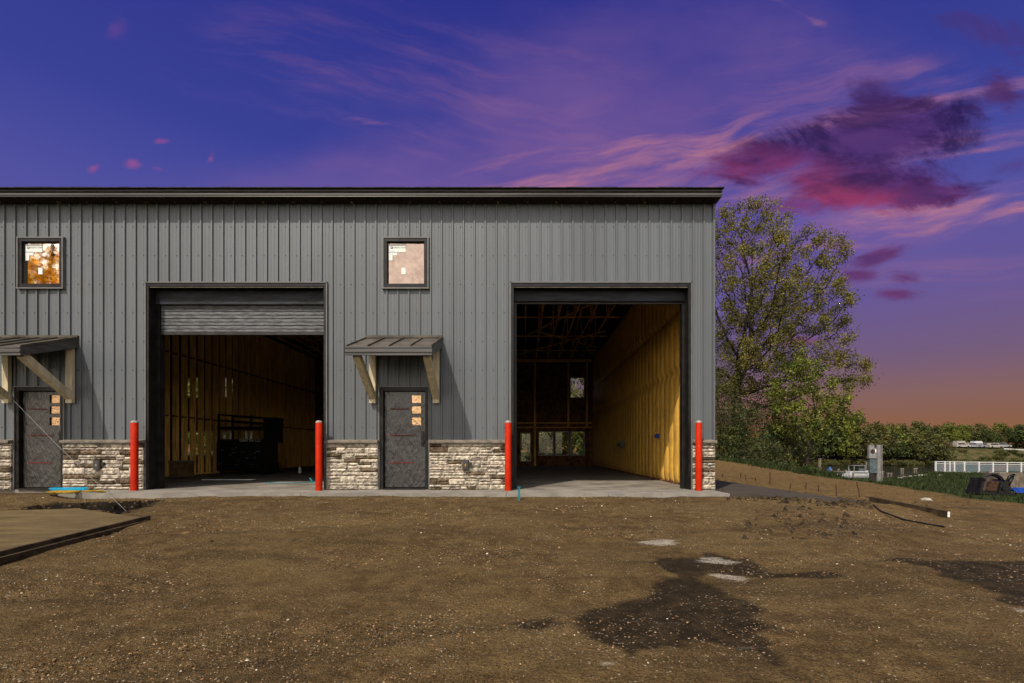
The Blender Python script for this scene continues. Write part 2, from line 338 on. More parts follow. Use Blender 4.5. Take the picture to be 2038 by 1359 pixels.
# ------------------------------------------------------------------ mesh helpers
ORG = {}
class MB:
    def __init__(s): s.v = []; s.f = []; s.m = []; s.cur = 0
    def add(s, vs, fs):
        o = len(s.v); s.v += [tuple(p) for p in vs]
        for f in fs: s.f.append(tuple(i + o for i in f)); s.m.append(s.cur)
        return s
    def box(s, x0, x1, y0, y1, z0, z1):
        return s.add([(x0, y0, z0), (x1, y0, z0), (x1, y1, z0), (x0, y1, z0), (x0, y0, z1), (x1, y0, z1), (x1, y1, z1), (x0, y1, z1)],
                     [(0, 3, 2, 1), (4, 5, 6, 7), (0, 1, 5, 4), (1, 2, 6, 5), (2, 3, 7, 6), (3, 0, 4, 7)])
    def prism(s, pts, a, b):            # polygon pts -> offset a and b (vectors)
        n = len(pts); a = Vector(a); b = Vector(b)
        vs = [Vector(p) + a for p in pts] + [Vector(p) + b for p in pts]
        return s.add(vs, [tuple(range(n))[::-1], tuple(range(n, 2 * n))] + [(i, (i + 1) % n, n + (i + 1) % n, n + i) for i in range(n)])
    def bar(s, p, q, w, h=None, up=(0, 0, 1)):
        p = Vector(p); q = Vector(q); h = h or w; d = (q - p).normalized(); upv = Vector(up)
        if abs(d.dot(upv)) > .99: upv = Vector((0, 1, 0))
        a = d.cross(upv).normalized() * w / 2; b = a.normalized().cross(d).normalized() * h / 2
        vs = [p - a - b, p + a - b, p + a + b, p - a + b, q - a - b, q + a - b, q + a + b, q - a + b]
        return s.add(vs, [(3, 2, 1, 0), (4, 5, 6, 7), (0, 1, 5, 4), (1, 2, 6, 5), (2, 3, 7, 6), (3, 0, 4, 7)])
    def tube(s, pts, r, n=8, caps=True):
        pts = [Vector(p) for p in pts]; rs = r if hasattr(r, '__len__') else [r] * len(pts); o = len(s.v); prev = None
        for i, p in enumerate(pts):
            d = (pts[min(i + 1, len(pts) - 1)] - pts[max(i - 1, 0)]).normalized()
            a = (prev - d * prev.dot(d)) if prev is not None else d.cross(Vector((0, 0, 1)) if abs(d.z) < .9 else Vector((1, 0, 0)))
            a.normalize(); prev = a; b = d.cross(a)
            for k in range(n):
                t = 2 * math.pi * k / n; s.v.append(tuple(p + (a * math.cos(t) + b * math.sin(t)) * rs[i]))
        for i in range(len(pts) - 1):
            for k in range(n):
                s.f.append((o + i * n + k, o + i * n + (k + 1) % n, o + (i + 1) * n + (k + 1) % n, o + (i + 1) * n + k)); s.m.append(s.cur)
        if caps:
            s.f.append(tuple(o + k for k in range(n))[::-1]); s.m.append(s.cur)
            s.f.append(tuple(o + (len(pts) - 1) * n + k for k in range(n))); s.m.append(s.cur)
        return s
    def lathe(s, c, prof, n=20):
        o = len(s.v)
        for r, z in prof:
            for k in range(n):
                t = 2 * math.pi * k / n; s.v.append((c[0] + r * math.cos(t), c[1] + r * math.sin(t), c[2] + z))
        for i in range(len(prof) - 1):
            for k in range(n):
                s.f.append((o + i * n + k, o + i * n + (k + 1) % n, o + (i + 1) * n + (k + 1) % n, o + (i + 1) * n + k)); s.m.append(s.cur)
        s.f.append(tuple(o + (len(prof) - 1) * n + k for k in range(n))); s.m.append(s.cur)
        return s
    def text(s, body, x, y, z, size, face='-Y'):
        cu = bpy.data.curves.new('t', 'FONT'); cu.body = body; cu.size = size; cu.extrude = .001
        ob = bpy.data.objects.new('t', cu); C.objects.link(ob)
        me = bpy.data.meshes.new_from_object(ob.evaluated_get(bpy.context.evaluated_depsgraph_get()))
        s.add([(x + p.co.x, y - p.co.z, z + p.co.y) for p in me.vertices], [tuple(f.vertices) for f in me.polygons])
        bpy.data.objects.remove(ob); bpy.data.curves.remove(cu); bpy.data.meshes.remove(me); return s
    def build(s, name, mats, parent=None, loc=None, smooth=False):
        if isinstance(mats, str): mats = [mats]
        org = ORG[parent.name] if parent is not None else Vector(loc or (0, 0, 0))
        me = bpy.data.meshes.new(name)
        me.from_pydata([(p[0] - org.x, p[1] - org.y, p[2] - org.z) for p in s.v], [], s.f)
        for m in mats: me.materials.append(MATS[m])
        if len(mats) > 1: me.polygons.foreach_set('material_index', s.m)
        if smooth: me.polygons.foreach_set('use_smooth', [True] * len(s.f))
        me.update(); o = bpy.data.objects.new(name, me); C.objects.link(o)
        if parent is not None: o.parent = parent
        else: o.location = org
        ORG[o.name] = org; return o
def tag(o, label=None, cat=None, group=None, kind=None):
    for k, v_ in (('label', label), ('category', cat), ('group', group), ('kind', kind)):
        if v_: o[k] = v_
    return o
def thing(name, loc, label, cat, group=None):
    o = bpy.data.objects.new(name, None); C.objects.link(o); o.location = loc; o.empty_display_size = .3
    ORG[o.name] = Vector(loc); return tag(o, label, cat, group)
def copy_tree(o, loc=None, rz=None, scale=None, label=None, parent=None):
    c = o.copy(); C.objects.link(c); c.parent = parent
    for ch in list(o.children): copy_tree(ch, parent=c)
    if loc is not None: c.location = loc
    if rz is not None: c.rotation_euler = (0, 0, rz)
    if scale is not None: c.scale = scale
    if label: c['label'] = label
    return c

# ------------------------------------------------------------------ numpy noise
_perm = rng.random((256, 256))
def vnoise(x, y):
    xi = np.floor(x).astype(int); yi = np.floor(y).astype(int); fx = x - xi; fy = y - yi
    fx = fx * fx * (3 - 2 * fx); fy = fy * fy * (3 - 2 * fy); a = _perm[xi % 256, yi % 256]; b = _perm[(xi + 1) % 256, yi % 256]
    c = _perm[xi % 256, (yi + 1) % 256]; d = _perm[(xi + 1) % 256, (yi + 1) % 256]
    return (a * (1 - fx) + b * fx) * (1 - fy) + (c * (1 - fx) + d * fx) * fy - .5
def fbm(x, y, o=4):
    r = 0; a = 1
    for i in range(o): r = r + a * vnoise(x + 17.3 * i, y + 9.1 * i); x = x * 2.03; y = y * 2.03; a *= .5
    return r
def sst(a, b, x): t = np.clip((x - a) / (b - a), 0, 1); return t * t * (3 - 2 * t)

# ------------------------------------------------------------------ terrain
def xb(y): return 13 + .12 * (np.clip(y, 10, 45) - 13.6)
def height(x, y):
    x = np.asarray(x, float); y = np.asarray(y, float)
    z = -.07 - .056 * np.clip(9.1 - y, 0, 8.5) - .055 * np.clip(x - 4, 0, 10) + .03 * np.clip(y - 14, 0, 25) * sst(4, 8, x) * sst(22, 3, x - xb(y))
    t = x - xb(y)
    z = z - .025 * np.clip(t, 0, 24)
    s = y - (17 + 1.12 * (x - 14))
    z = z - .2 * np.clip(s, 0, 60) * sst(0, 3, t)
    z = z - .10 * np.clip(y - 44, 0, 60) * sst(3, 0, t) - .15 * np.clip(y - 49, 0, 60) * sst(0, 3, t)
    z = np.maximum(z, -2.72 - .9 * sst(64, 70, y))
    near = z
    farb = -3.6 + 3.2 * sst(131, 143, y) + .5 * sst(150, 200, y) + 2.1 * sst(132, 146, y) * sst(.79, .86, x / np.maximum(y, 1)) + .35 * fbm(x * .03, y * .03, 3) * sst(135, 150, y)
    z = np.where(y > 100, farb, near)
    b = sst(60, 30, y)
    z = z + b * (.05 * fbm(x * .5, y * .5, 3) + .022 * fbm(x * 3, y * 3, 4))
    z = z + .07 * sst(-3.2, -4.6, x) * sst(8, 7, y)
    # raised dirt lip by the concrete on the right, low heap by the left door
    z = z + .05 * sst(.6, 0, np.abs(y - 8.85)) * sst(4.2, 4.8, x) * sst(7.4, 6.4, x) * (1 + 2 * fbm(x * 2.4, y * 2.4, 3))
    z = z + .06 * sst(-8.5, -9.1, x) * sst(8.2, 8.8, y) * sst(10, 9.6, y)
    # keep below slabs
    z = np.where((x > -19.6) & (x < 4.3) & (y > 9.35) & (y < 26.3) & (z > -.05), -.05, z)
    z = np.where((x > 3.6) & (x < 6.9) & (y > 9.45) & (y < 23), np.minimum(z, -.07 * (x - 4) - .06), z)
    return z
def G(px, py):
    """where a photo pixel's ray meets the ground"""
    k = (VY - py) / F; d = np.geomspace(1.5, 160, 6000)
    zz = EYE + k * d; hh = height((px - VX) / F * d, d); i = int(np.argmax(zz < hh)); dd = d[i]
    return ((px - VX) / F * dd, dd, float(hh[i]))
def polyG(pts): return np.array([G(*p)[:2] for p in pts])
def polyd(x, y, P):
    ins = np.zeros(x.shape, bool); dm = np.full(x.shape, 1e9); n = len(P)
    for i in range(n):
        x0, y0 = P[i]; x1, y1 = P[(i + 1) % n]
        c = (y0 > y) != (y1 > y)
        ins ^= c & (x < (x1 - x0) * (y - y0) / (y1 - y0 + 1e-12) + x0)
        t = np.clip(((x - x0) * (x1 - x0) + (y - y0) * (y1 - y0)) / ((x1 - x0) ** 2 + (y1 - y0) ** 2 + 1e-12), 0, 1)
        dm = np.minimum(dm, np.hypot(x - x0 - t * (x1 - x0), y - y0 - t * (y1 - y0)))
    return np.where(ins, dm, -dm)
cA = [(385,600),(400,540),(520,470),(760,405),(880,370),(920,350),(900,310),(1010,290),(940,250),(840,230),(920,200),(1150,195),(1250,178),(1400,210),(1560,250),(1700,270),(1830,270),(2000,325),(1850,320),(1700,310),(1500,300),(1400,280),(1200,270),(1150,300),(1200,350),(1320,390),(1340,430),(1440,470),(1530,520),(1430,530),(1600,600),(1540,640),(1520,700),(1540,770),(1640,830),(1590,840),(1480,800),(1400,730),(1200,700),(1100,750),(980,740),(900,710),(800,760),(640,780),(700,720),(560,680),(430,640)]
cB = [(100,570),(180,540),(320,545),(350,575),(200,600)]
cC = [(320,280),(500,260),(900,320),(1300,310),(1600,340),(2300,320),(2300,860),(1850,850),(1600,760),(1700,700),(1500,630),(1250,590),(1100,540),(880,490),(1000,470),(850,390),(560,340)]
wets = [polyG([(1000 + a / 2.911, 1040 + b / 2.911) for a, b in cA]), polyG([(1000 + a / 2.911, 1040 + b / 2.911) for a, b in cB]), polyG([(1700 + a / 6.03, 1060 + b / 6.03) for a, b in cC])]
whites = [(1312, 1076, 42, 8), (1452, 1140, 38, 7), (1210, 1318, 20, 4), (2030, 1213, 16, 5), (1425, 1112, 40, 5)]
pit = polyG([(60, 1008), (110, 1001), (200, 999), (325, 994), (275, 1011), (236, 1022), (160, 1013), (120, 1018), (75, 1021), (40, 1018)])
def build_ground():
    ax = np.unique(np.round(np.concatenate([-np.geomspace(900, 13, 40), np.arange(-12.5, -8, .12), np.arange(-8, 8.2, .045), np.arange(8.2, 30, .15), np.arange(30, 60, .6), np.geomspace(60, 900, 40)]), 4))
    ay = np.unique(np.round(np.concatenate([-np.geomspace(600, 3, 16), np.arange(-2, 2.2, .3), np.arange(2.2, 9.6, .032), np.arange(9.6, 16, .08), np.arange(16, 45, .25), np.arange(45, 160, 2), np.geomspace(165, 1200, 24)]), 4))
    Xg, Yg = np.meshgrid(ax, ay); Z = height(Xg, Yg)
    Z = Z + np.where((Yg < 10) & (Yg > 1) & (np.abs(Xg) < 12), .007 * fbm(Xg * 14, Yg * 14, 3), 0)
    # tyre ruts
    a = R(-22); q = Yg * math.cos(a) + Xg * math.sin(a)
    for c_, w_ in ((5.0, .22), (3.4, .2), (7.2, .25)):
        Z = Z - .042 * np.exp(-((q - c_ + .25 * fbm(Xg * .4, Yg * .4, 2)) / w_) ** 2) * sst(9, 7.5, Yg)
    wet = np.zeros_like(Z); m = (Yg > 1.5) & (Yg < 9.5) & (np.abs(Xg) < 14)
    jx = Xg + .16 * fbm(Xg * 5, Yg * 5, 5); jy = Yg + .13 * fbm(Xg * 5 + 50, Yg * 5, 5)
    for P in wets: wet[m] = np.maximum(wet[m], sst(-.05, .07, polyd(jx[m], jy[m], P)))
    Z = Z - .012 * wet
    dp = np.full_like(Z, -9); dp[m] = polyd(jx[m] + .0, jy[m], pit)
    k = sst(-.04, .06, dp); Z = Z - .42 * k; wet = np.maximum(wet, sst(-.10, -.02, dp))  # mask also covers the pit and its rim, darkening them
    # damp darker soil by the slab front and disturbed soil right
    wet = np.maximum(wet, .30 * sst(.25, .8, fbm(Xg * .7, Yg * 2.2, 3) + .45) * sst(7.2, 8.2, Yg) * sst(9.6, 9.0, Yg) * (np.abs(Xg) < 5))
    white = np.zeros_like(Z)
    for px, py, a_, b_ in whites:
        c0 = G(px, py); c1 = G(px + a_, py); c2 = G(px, py - b_)
        rx = abs(c1[0] - c0[0]); ry = max(.04, abs(c2[1] - c0[1]))
        dd = ((Xg - c0[0]) / rx) ** 2 + ((Yg - c0[1]) / ry) ** 2
        white = np.maximum(white, sst(1.5, .1, dd + 1.6 * fbm(Xg * 6, Yg * 16, 4)))
    t = Xg - xb(Yg)
    grass = np.maximum(sst(-.3, .4, t + .7 * fbm(Xg * .8, Yg * .8, 3)) * (Yg > 11), sst(40, 43, Yg))
    grass = np.maximum(grass, (Yg > 11) * (Xg < -22)); grass = np.maximum(grass, (Yg > 26.5) * (Xg < 9)); grass = np.maximum(grass, (Yg < -6) * 1.0)
    brush = (Yg > 110) * 1.0
    ny, nx = Z.shape; me = bpy.data.meshes.new('ground')
    vs = np.stack([Xg, Yg, Z], -1).reshape(-1, 3)
    idx = np.arange(ny * nx).reshape(ny, nx)
    fs = np.stack([idx[:-1, :-1], idx[:-1, 1:], idx[1:, 1:], idx[1:, :-1]], -1).reshape(-1, 4)
    me.vertices.add(len(vs)); me.vertices.foreach_set('co', vs.ravel()); me.loops.add(fs.size); me.loops.foreach_set('vertex_index', fs.ravel())
    me.polygons.add(len(fs)); me.polygons.foreach_set('loop_start', np.arange(0, fs.size, 4)); me.polygons.foreach_set('use_smooth', np.ones(len(fs), bool)); me.update(calc_edges=True)
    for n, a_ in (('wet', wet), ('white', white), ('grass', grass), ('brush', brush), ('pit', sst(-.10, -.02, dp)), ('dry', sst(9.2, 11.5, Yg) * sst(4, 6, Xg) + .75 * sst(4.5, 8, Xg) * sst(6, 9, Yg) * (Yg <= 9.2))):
        at = me.attributes.new(n, 'FLOAT', 'POINT'); at.data.foreach_set('value', a_.ravel().astype(np.float32))
    me.materials.append(MATS['dirt']); o = bpy.data.objects.new('ground', me); C.objects.link(o); tag(o, kind='structure')
build_ground()
w = MB(); w.add([(-300, 60, -3), (700, 60, -3), (700, 142, -3), (-300, 142, -3)], [(0, 1, 2, 3)])
tag(w.build('river', 'water'), kind='structure')

# scattered chunks: one mesh with many small stones
def chunks(name, mt, xs, ys, sizes, flat=.6, sink=.25, n=6):
    k = len(xs); zs = height(xs, ys)
    base = np.array([(1, 0, 0), (.5, .87, 0), (-.5, .87, 0), (-1, 0, 0), (-.5, -.87, 0), (.5, -.87, 0), (.3, .2, 1), (-.35, .1, .9), (0, -.4, .85)], float)
    tri = np.array([(0, 1, 6), (1, 2, 7), (1, 7, 6), (2, 3, 7), (3, 4, 8), (3, 8, 7), (4, 5, 8), (5, 0, 6), (5, 6, 8), (6, 7, 8)])
    V = base[None] * (1 + .55 * (rng.random((k, 9, 3)) - .5))
    an = rng.random(k) * 6.28; ca, sa = np.cos(an), np.sin(an); el_ = .6 + .8 * rng.random(k)
    x_ = V[:, :, 0] * el_[:, None]; y_ = V[:, :, 1]
    Vx = (x_ * ca[:, None] - y_ * sa[:, None]) * sizes[:, None]; Vy = (x_ * sa[:, None] + y_ * ca[:, None]) * sizes[:, None]
    Vz = (V[:, :, 2] * flat * (.6 + .8 * rng.random(k))[:, None] - sink) * sizes[:, None]
    vs = np.stack([Vx + xs[:, None], Vy + ys[:, None], Vz + zs[:, None]], -1).reshape(-1, 3)
    fs = (tri[None] + (np.arange(k) * 9)[:, None, None]).reshape(-1, 3)
    me = bpy.data.meshes.new(name); me.vertices.add(len(vs)); me.vertices.foreach_set('co', vs.ravel()); me.loops.add(fs.size); me.loops.foreach_set('vertex_index', fs.ravel())
    me.polygons.add(len(fs)); me.polygons.foreach_set('loop_start', np.arange(0, fs.size, 3)); me.update(calc_edges=True)
    me.materials.append(MATS[mt]); o = bpy.data.objects.new(name, me); C.objects.link(o); return o
def inpoly(xs, ys, P): return polyd(xs, ys, P) > 0
N = 76000
d_ = 2.3 + 6.7 * rng.random(N) ** 1.25; x_ = (rng.random(N) * 2.5 - 1.25) * d_
sz = (.0024 + .0065 * rng.random(N) ** 4.5) * (.55 + d_ / 6.5)
k_ = (fbm(x_ * .8, d_ * 1.6, 4) + .55 * rng.random(N) > .22) & ~inpoly(x_, d_, pit)
left_slab = polyG([(-60, 1125), (282, 1031), (228, 1024), (155, 1014), (-60, 1019)])
for P_ in wets: k_ &= ~(inpoly(x_, d_, P_) & (rng.random(N) < .62))
k_ &= ~((x_ < -4.2) & (d_ > 2.5) & (d_ < 7.0) & (x_ < -4.9))
tag(chunks('gravel', 'gravel', x_[k_], d_[k_], sz[k_]), 'small brown and pale gravel scattered over the bare dirt', 'gravel', kind='stuff')
# dark broken clods along the fresh concrete
c_ = []
for i in range(650):
    px = random.uniform(1440, 1735); py = 983 + (px - 1430) * .062 + random.gauss(0, 5.5); c_.append(G(px, max(975, py))[:2])
for i in range(110):
    px = random.uniform(1480, 1720); c_.append(G(px, random.uniform(1005, 1075))[:2])
c_ = np.array(c_); tag(chunks('soil_clods', 'clod', c_[:, 0], c_[:, 1], .018 + .05 * rng.random(len(c_)) ** 3, .8), 'dark broken soil clods along the new concrete edge', 'soil', kind='stuff')
c_ = np.stack([rng.uniform(-9, 4, 1500), 9.08 - rng.random(1500) ** 2 * 1.3], 1)
tag(chunks('loose_soil', 'clod_tan', c_[:, 0], c_[:, 1], .006 + .022 * rng.random(1500) ** 4, .7), 'loose dirt crumbs lying before the concrete apron', 'soil', kind='stuff')
# dirt bank clods
c_ = np.stack([rng.uniform(5, 14, 2600), rng.uniform(9.5, 30, 2600)], 1); kk = (c_[:, 0] > 7) & (c_[:, 0] < xb(c_[:, 1]) - .2); c_ = c_[kk]
tag(chunks('bank_clods', 'clod_tan', c_[:, 0], c_[:, 1], .012 + .05 * rng.random(len(c_)) ** 4, .6), 'tan dirt clods over the graded bank', 'soil', kind='stuff')

# grass tufts on the slope and by the brush
def tufts(name, pts, hmin, hmax, mt, label):
    m = MB()
    for x, y in pts:
        z = float(height(x, y)) - .02; a = random.uniform(0, 3.14); h = random.uniform(hmin, hmax); wd = h * .10 + .006
        for k in range(3):
            a2 = a + k * 1.05; l = Vector((math.cos(a2), math.sin(a2), 0)); q = Vector((x + random.gauss(0, .05), y + random.gauss(0, .05), z)); tip = q + Vector((random.gauss(0, .3) * h, random.gauss(0, .3) * h, h))
            m.add([q - l * wd, q + l * wd, tip], [(0, 1, 2)])
    return tag(m.build(name, mt), label, 'grass', kind='stuff')
pts = []
while len(pts) < 9000:
    y = random.uniform(12, 46); x = random.uniform(13, 44)
    if 0.2 < x - float(xb(y)) and y < 20 + (x - 14) + 10 and x / y < 1.25 and x / y > .55: pts.append((x, y))
tufts('grass', pts, .07, .2, 'grass_blade', 'dark green grass on the slope beyond the dirt')
pts = [(float(xb(y)) + random.gauss(.4, .35), y) for y in np.random.default_rng(3).uniform(22, 42, 2600)]
tufts('tall_grass', pts, .12, .4, 'grass_blade', 'taller green grass fringe below the brush')

# ------------------------------------------------------------------ building
B = thing('metal_building', (-7.5, 18, 0), 'long grey ribbed metal building with stone base and two open garage bays', 'building')
UO = -7.62
HX0, HX1, HZ = -.284, 3.52, 4.34          # garage hole (unit on the right)
DX0, DX1, DZ = -3.02, -1.97, 2.15         # entry door hole
WX0, WX1, WZ0, WZ1 = -2.93, -1.99, 4.20, 5.26
holes = []
for k in range(3):
    o = UO * k
    holes += [(HX0 + o, HX1 + o, -1, HZ), (WX0 + o, WX1 + o, WZ0, WZ1)]
    holes += [(DX0 + o, DX1 + o, -1, DZ)]
def spans(x, z0, z1, hs):
    r = [(z0, z1)]
    for a, b, c, d in hs:
        if a < x < b:
            n = []
            for p, q in r:
                if d <= p or c >= q: n.append((p, q)); continue
                if c > p: n.append((p, c))
                if d < q: n.append((d, q))
            r = n
    return r
def cells(m, x0, x1, z0, z1, y0, y1, hs, axis='x'):
    xs = sorted({x0, x1, *[h[i] for h in hs for i in (0, 1) if x0 < h[i] < x1]})
    for a, b in zip(xs, xs[1:]):
        for p, q in spans((a + b) / 2, z0, z1, hs):
            if q - p > 1e-4:
                if axis == 'x': m.box(a, b, y0, y1, p, q)
                else: m.box(y0, y1, a, b, p, q)
XL, XR = -19.2, 3.98
m = MB(); prof = []
c0 = -3.543 - .2288 * 70
k = 0
while True:
    c = c0 + .2288 * k; k += 1
    if c > XR: break
    for dx_, p_ in ((-.028, 0), (-.014, .028), (.013, .028), (.018, 0), (.066, 0), (.073, .0035), (.082, .0035), (.089, 0), (.136, 0), (.143, .0035), (.152, .0035), (.159, 0)):
        prof.append((c + dx_, p_))
prof = [p for p in prof if XL < p[0] < XR]
ed = sorted({h[i] for h in holes for i in (0, 1) if XL < h[i] < XR})
def pr(x):
    for (a, pa), (b, pb) in zip(prof, prof[1:]):
        if a <= x <= b: return pa + (pb - pa) * (x - a) / (b - a + 1e-9)
    return 0
prof = sorted([(XL, 0), (XR, 0)] + prof + [(e, pr(e)) for e in ed])
for (a, pa), (b, pb) in zip(prof, prof[1:]):
    if b - a < 1e-5: continue
    for p, q in spans((a + b) / 2, 1.0, 6.02, holes):
        m.add([(a, 10 - pa, p), (b, 10 - pb, p), (b, 10 - pb, q), (a, 10 - pa, q)], [(0, 1, 2, 3)])
m.cur = 1
for j in range(8):
    z = 5.50 - .6 * j
    for i in range(int((XR - XL) / .2288)):
        x = c0 + .2288 * i + .2288 - .065
        if x < XL or x > XR: continue
        ok = any(p + .03 < z < q - .03 for p, q in spans(x, 1.0, 6.0, [(h[0] - .05, h[1] + .05, h[2] - .05, h[3] + .05) for h in holes]))
        if ok:
            m.lathe((x, 0, 0), [(.011, 0)], 6) if 0 else m.add([(x + .010 * math.cos(t), 9.992, z + .010 * math.sin(t)) for t in [i_ * math.pi / 3 for i_ in range(6)]] + [(x + .010 * math.cos(t), 9.9995, z + .010 * math.sin(t)) for t in [i_ * math.pi / 3 for i_ in range(6)]], [tuple(range(6)), *[(i_, (i_ + 1) % 6, 6 + (i_ + 1) % 6, 6 + i_) for i_ in range(6)]])
m.build('siding', ['siding', 'siding_screw'], B)
# sheathing behind siding, unseen inner face kept pale to bounce light into the bays
m = MB(); cells(m, XL, XR - .02, 0, 6.0, 10.02, 10.16, holes); m.build('inner_front_wall', 'lumber', B)
m = MB()
m.box(XR - .02, XR + .02, 9.96, 10.06, 1.0, 6.0); m.box(XR + .005, XR + .02, 10.06, 26, 0, 6.0)
for i in range(70): m.box(XR + .02, XR + .04, 10.25 + i * .2288, 10.285 + i * .2288, 0, 6.0)
m.build('end_wall', 'siding', B)
m = MB(); m.box(XL - .15, XL, 10, 26, 0, 6.0); m.build('end_wall', 'siding', B)
m = MB()
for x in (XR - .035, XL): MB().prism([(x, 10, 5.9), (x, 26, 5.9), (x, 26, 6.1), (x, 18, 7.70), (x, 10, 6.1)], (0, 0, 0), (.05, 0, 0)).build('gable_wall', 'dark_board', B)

# back wall with windows
bw = []
def unit_back(o, mirror=False):
    r = []
    for a, b, c, d, kind in ((2.55, 3.28, 3.72, 4.78, 'w'), (.85, 1.60, .61, 1.84, 'w'), (1.74, 2.44, .61, 1.84, 'w'), (2.58, 3.28, .61, 1.84, 'w'), (-.14, .36, .28, 1.76, 'd')):
        if mirror: a, b = .2 - b, .2 - a
        r.append((a + o, b + o, c, d, kind))
    return r
BW = unit_back(0) + unit_back(UO) + unit_back(2 * UO, True) + [(-16.5, -15.7, 3.72, 4.78, 'w')]
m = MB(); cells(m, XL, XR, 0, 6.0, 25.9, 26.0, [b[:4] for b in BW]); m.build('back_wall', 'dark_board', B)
for a, b, c, d, kd in BW:
    f = MB(); y0, y1 = 25.86, 26.04; t = .045
    f.box(a - t, a, y0, y1, c - t, d + t); f.box(b, b + t, y0, y1, c - t, d + t); f.box(a, b, y0, y1, c - t, c); f.box(a, b, y0, y1, d, d + t)
    fo = f.build('window', 'white_paint', B)
    if kd == 'd': tag(fo, 'narrow glazed back door light')
    MB().box(a, b, 25.95, 25.956, c, d).build('pane', 'clear_glass', fo)
    if kd == 'w' and a > -4:
        s = MB()
        for q in range(4): s.box(b - .30 + q * .06, b - .02, 25.93, 25.935, d - .12 - q * .09, d - .06 - q * .09)
        s.build('sticker', 'dark_board', fo)
# back wall studs
m = MB()
for i in range(19):
    x = -.2 + i * .6 - 7.62
    if x > 3.7: break
    if any(a - .05 < x < b + .05 for a, b, c, d, kd in BW if True): continue
    m.box(x - .02, x + .02, 25.78, 25.9, 0, 5.7)
for x in (.62, 2.42, 3.42): m.box(x - .045, x + .045, 25.74, 25.84, 0 if x < 1 else 2.1, 5.7)
m.box(-3.6, 3.7, 25.7, 25.86, 5.62, 5.76); m.box(-3.6, 3.7, 25.76, 25.88, 2.3, 2.36); m.box(-3.6, 3.7, 25.76, 25.88, 2.06, 2.12)
m.build('back_studs', 'lumber', B)

# insulated wall on the right of the right bay
m = MB(); nb = 38; ys = []
for i in range(nb):
    for t in (.0, .012, .05, .25, .5, .75, .90, .985): ys.append((10.3 + (i + t) * .406, t))
ys.append((10.3 + nb * .406, 0))
zs = []
for a, b in ((.02, 2.72), (2.78, 4.17), (4.23, 5.78)):
    n_ = 20 if b - a > 2 else 14
    for j in range(n_ + 1):
        t = j / n_; zs.append((a + (b - a) * t, min(1, 14 * min(t, 1 - t) + .35)))
grid = []
for z, pz in zs:
    for y, t in ys:
        bu = (max(0, 4 * t * (1 - t))) ** .30 * .092 * pz
        wr = .012 * float(fbm(np.array(y * 6.0), np.array(z * 5.0), 3)) if t not in (0,) else 0
        grid.append((3.80 - bu - wr - (.0 if t else 0), y, z))
W_ = len(ys); H_ = len(zs)
m.add(grid, [(j * W_ + i, j * W_ + i + 1, (j + 1) * W_ + i + 1, (j + 1) * W_ + i) for j in range(H_ - 1) for i in range(W_ - 1)])
m.box(3.81, 3.9, 10.2, 25.9, 0, 5.9)
m.build('insulated_wall', 'kraft', B, smooth=True)
m = MB(); m.box(3.72, 3.80, 10.3, 25.8, 0, .05); m.build('bottom_plate', 'dark_board', B)
m = MB(); m.box(3.60, 3.74, 13.02, 13.12, 1.17, 1.27); m.build('junction_box', 'tarp_blue', B)
m = MB(); m.box(3.55, 3.70, 17.5, 18.2, .98, 1.10); m.box(3.60, 3.70, 17.6, 17.75, 1.1, 1.2); m.build('wall_bracket', 'blue_grey', B)

# party wall of doubled studs (open), left of the left bay
m = MB()
for i in range(39):
    y = 10.35 + i * .406
    m.box(-11.50, -11.415, y, y + .038, .04, 5.74); m.box(-11.39, -11.305, y, y + .038, .04, 5.74)
m.box(-11.50, -11.30, 10.2, 25.85, 0, .04); m.box(-11.50, -11.30, 10.2, 25.85, 5.74, 5.82)
m.build('stud_wall', 'lumber', B)
m = MB()
for z in (1.92, 3.96):
    for i in range(39):
        y = 10.388 + i * .406
        m.box(-11.40, -11.31, y, y + .368, z, z + .045)
m.build('stud_blocking', 'dark_board', B)
m = MB(); m.box(-3.82, -3.74, 10.2, 25.9, 0, 5.8); m.build('partition_wall', 'gypsum', B)  # wall out of view, pale colour chosen to bounce light into the bays
m = MB(); m.box(-11.3, -11.26, 10.3, 10.75, 0, 1.25); m.build('leaning_panel', 'dark_board', B)

# trusses over the two visible units
def roofz(y): return 6.0 + .2 * (y - 9.72) if y < 18 else 6.0 + .2 * (26.28 - y)
nodes_y = [10.2, 12.1, 15.2, 18.0, 20.8, 23.9, 25.8]
tz = 5.84
def truss(x):
    m = MB(); m.bar((x, 10.1, tz), (x, 25.9, tz), .038, .09)
    m.bar((x, 9.9, roofz(9.9) - .02), (x, 18, roofz(17.99) - .1), .038, .09); m.bar((x, 18, roofz(18) - .1), (x, 26.1, roofz(26.1) - .02), .038, .09)
    for y in nodes_y[1:-1]: m.bar((x, y, tz), (x, y, roofz(y) - .12), .038, .07)
    for a, b in ((12.1, 15.2), (15.2, 18.0), (20.8, 18.0), (23.9, 20.8)): m.bar((x + .001, a, roofz(a) - .14), (x + .001, b, tz + .02), .036, .07)
    return m
for x in np.arange(-10.9, 3.7, .61):
    truss(float(x)).build('truss', 'truss_lumber', B)
m = MB()
for y in (15.2, 18.2, 21.2, 24.2): m.bar((-3.7, y, tz + .07), (3.7, y, tz + .07), .09, .038)
for (xa, ya, xb_, yb) in ((.2, 21.0, 3.6, 14.2), (.6, 20.5, 3.6, 23.6), (-.2, 25.2, 3.5, 20.4), (.0, 14.2, -3.4, 20)):
    m.bar((xa, ya, tz + .10), (xb_, yb, tz + .10), .09, .038)
for y in (15.2, 20.0, 24.2): m.bar((-11.3, y, tz + .07), (-3.9, y, tz + .07), .09, .038)
m.build('truss_bracing', 'truss_lumber', B)

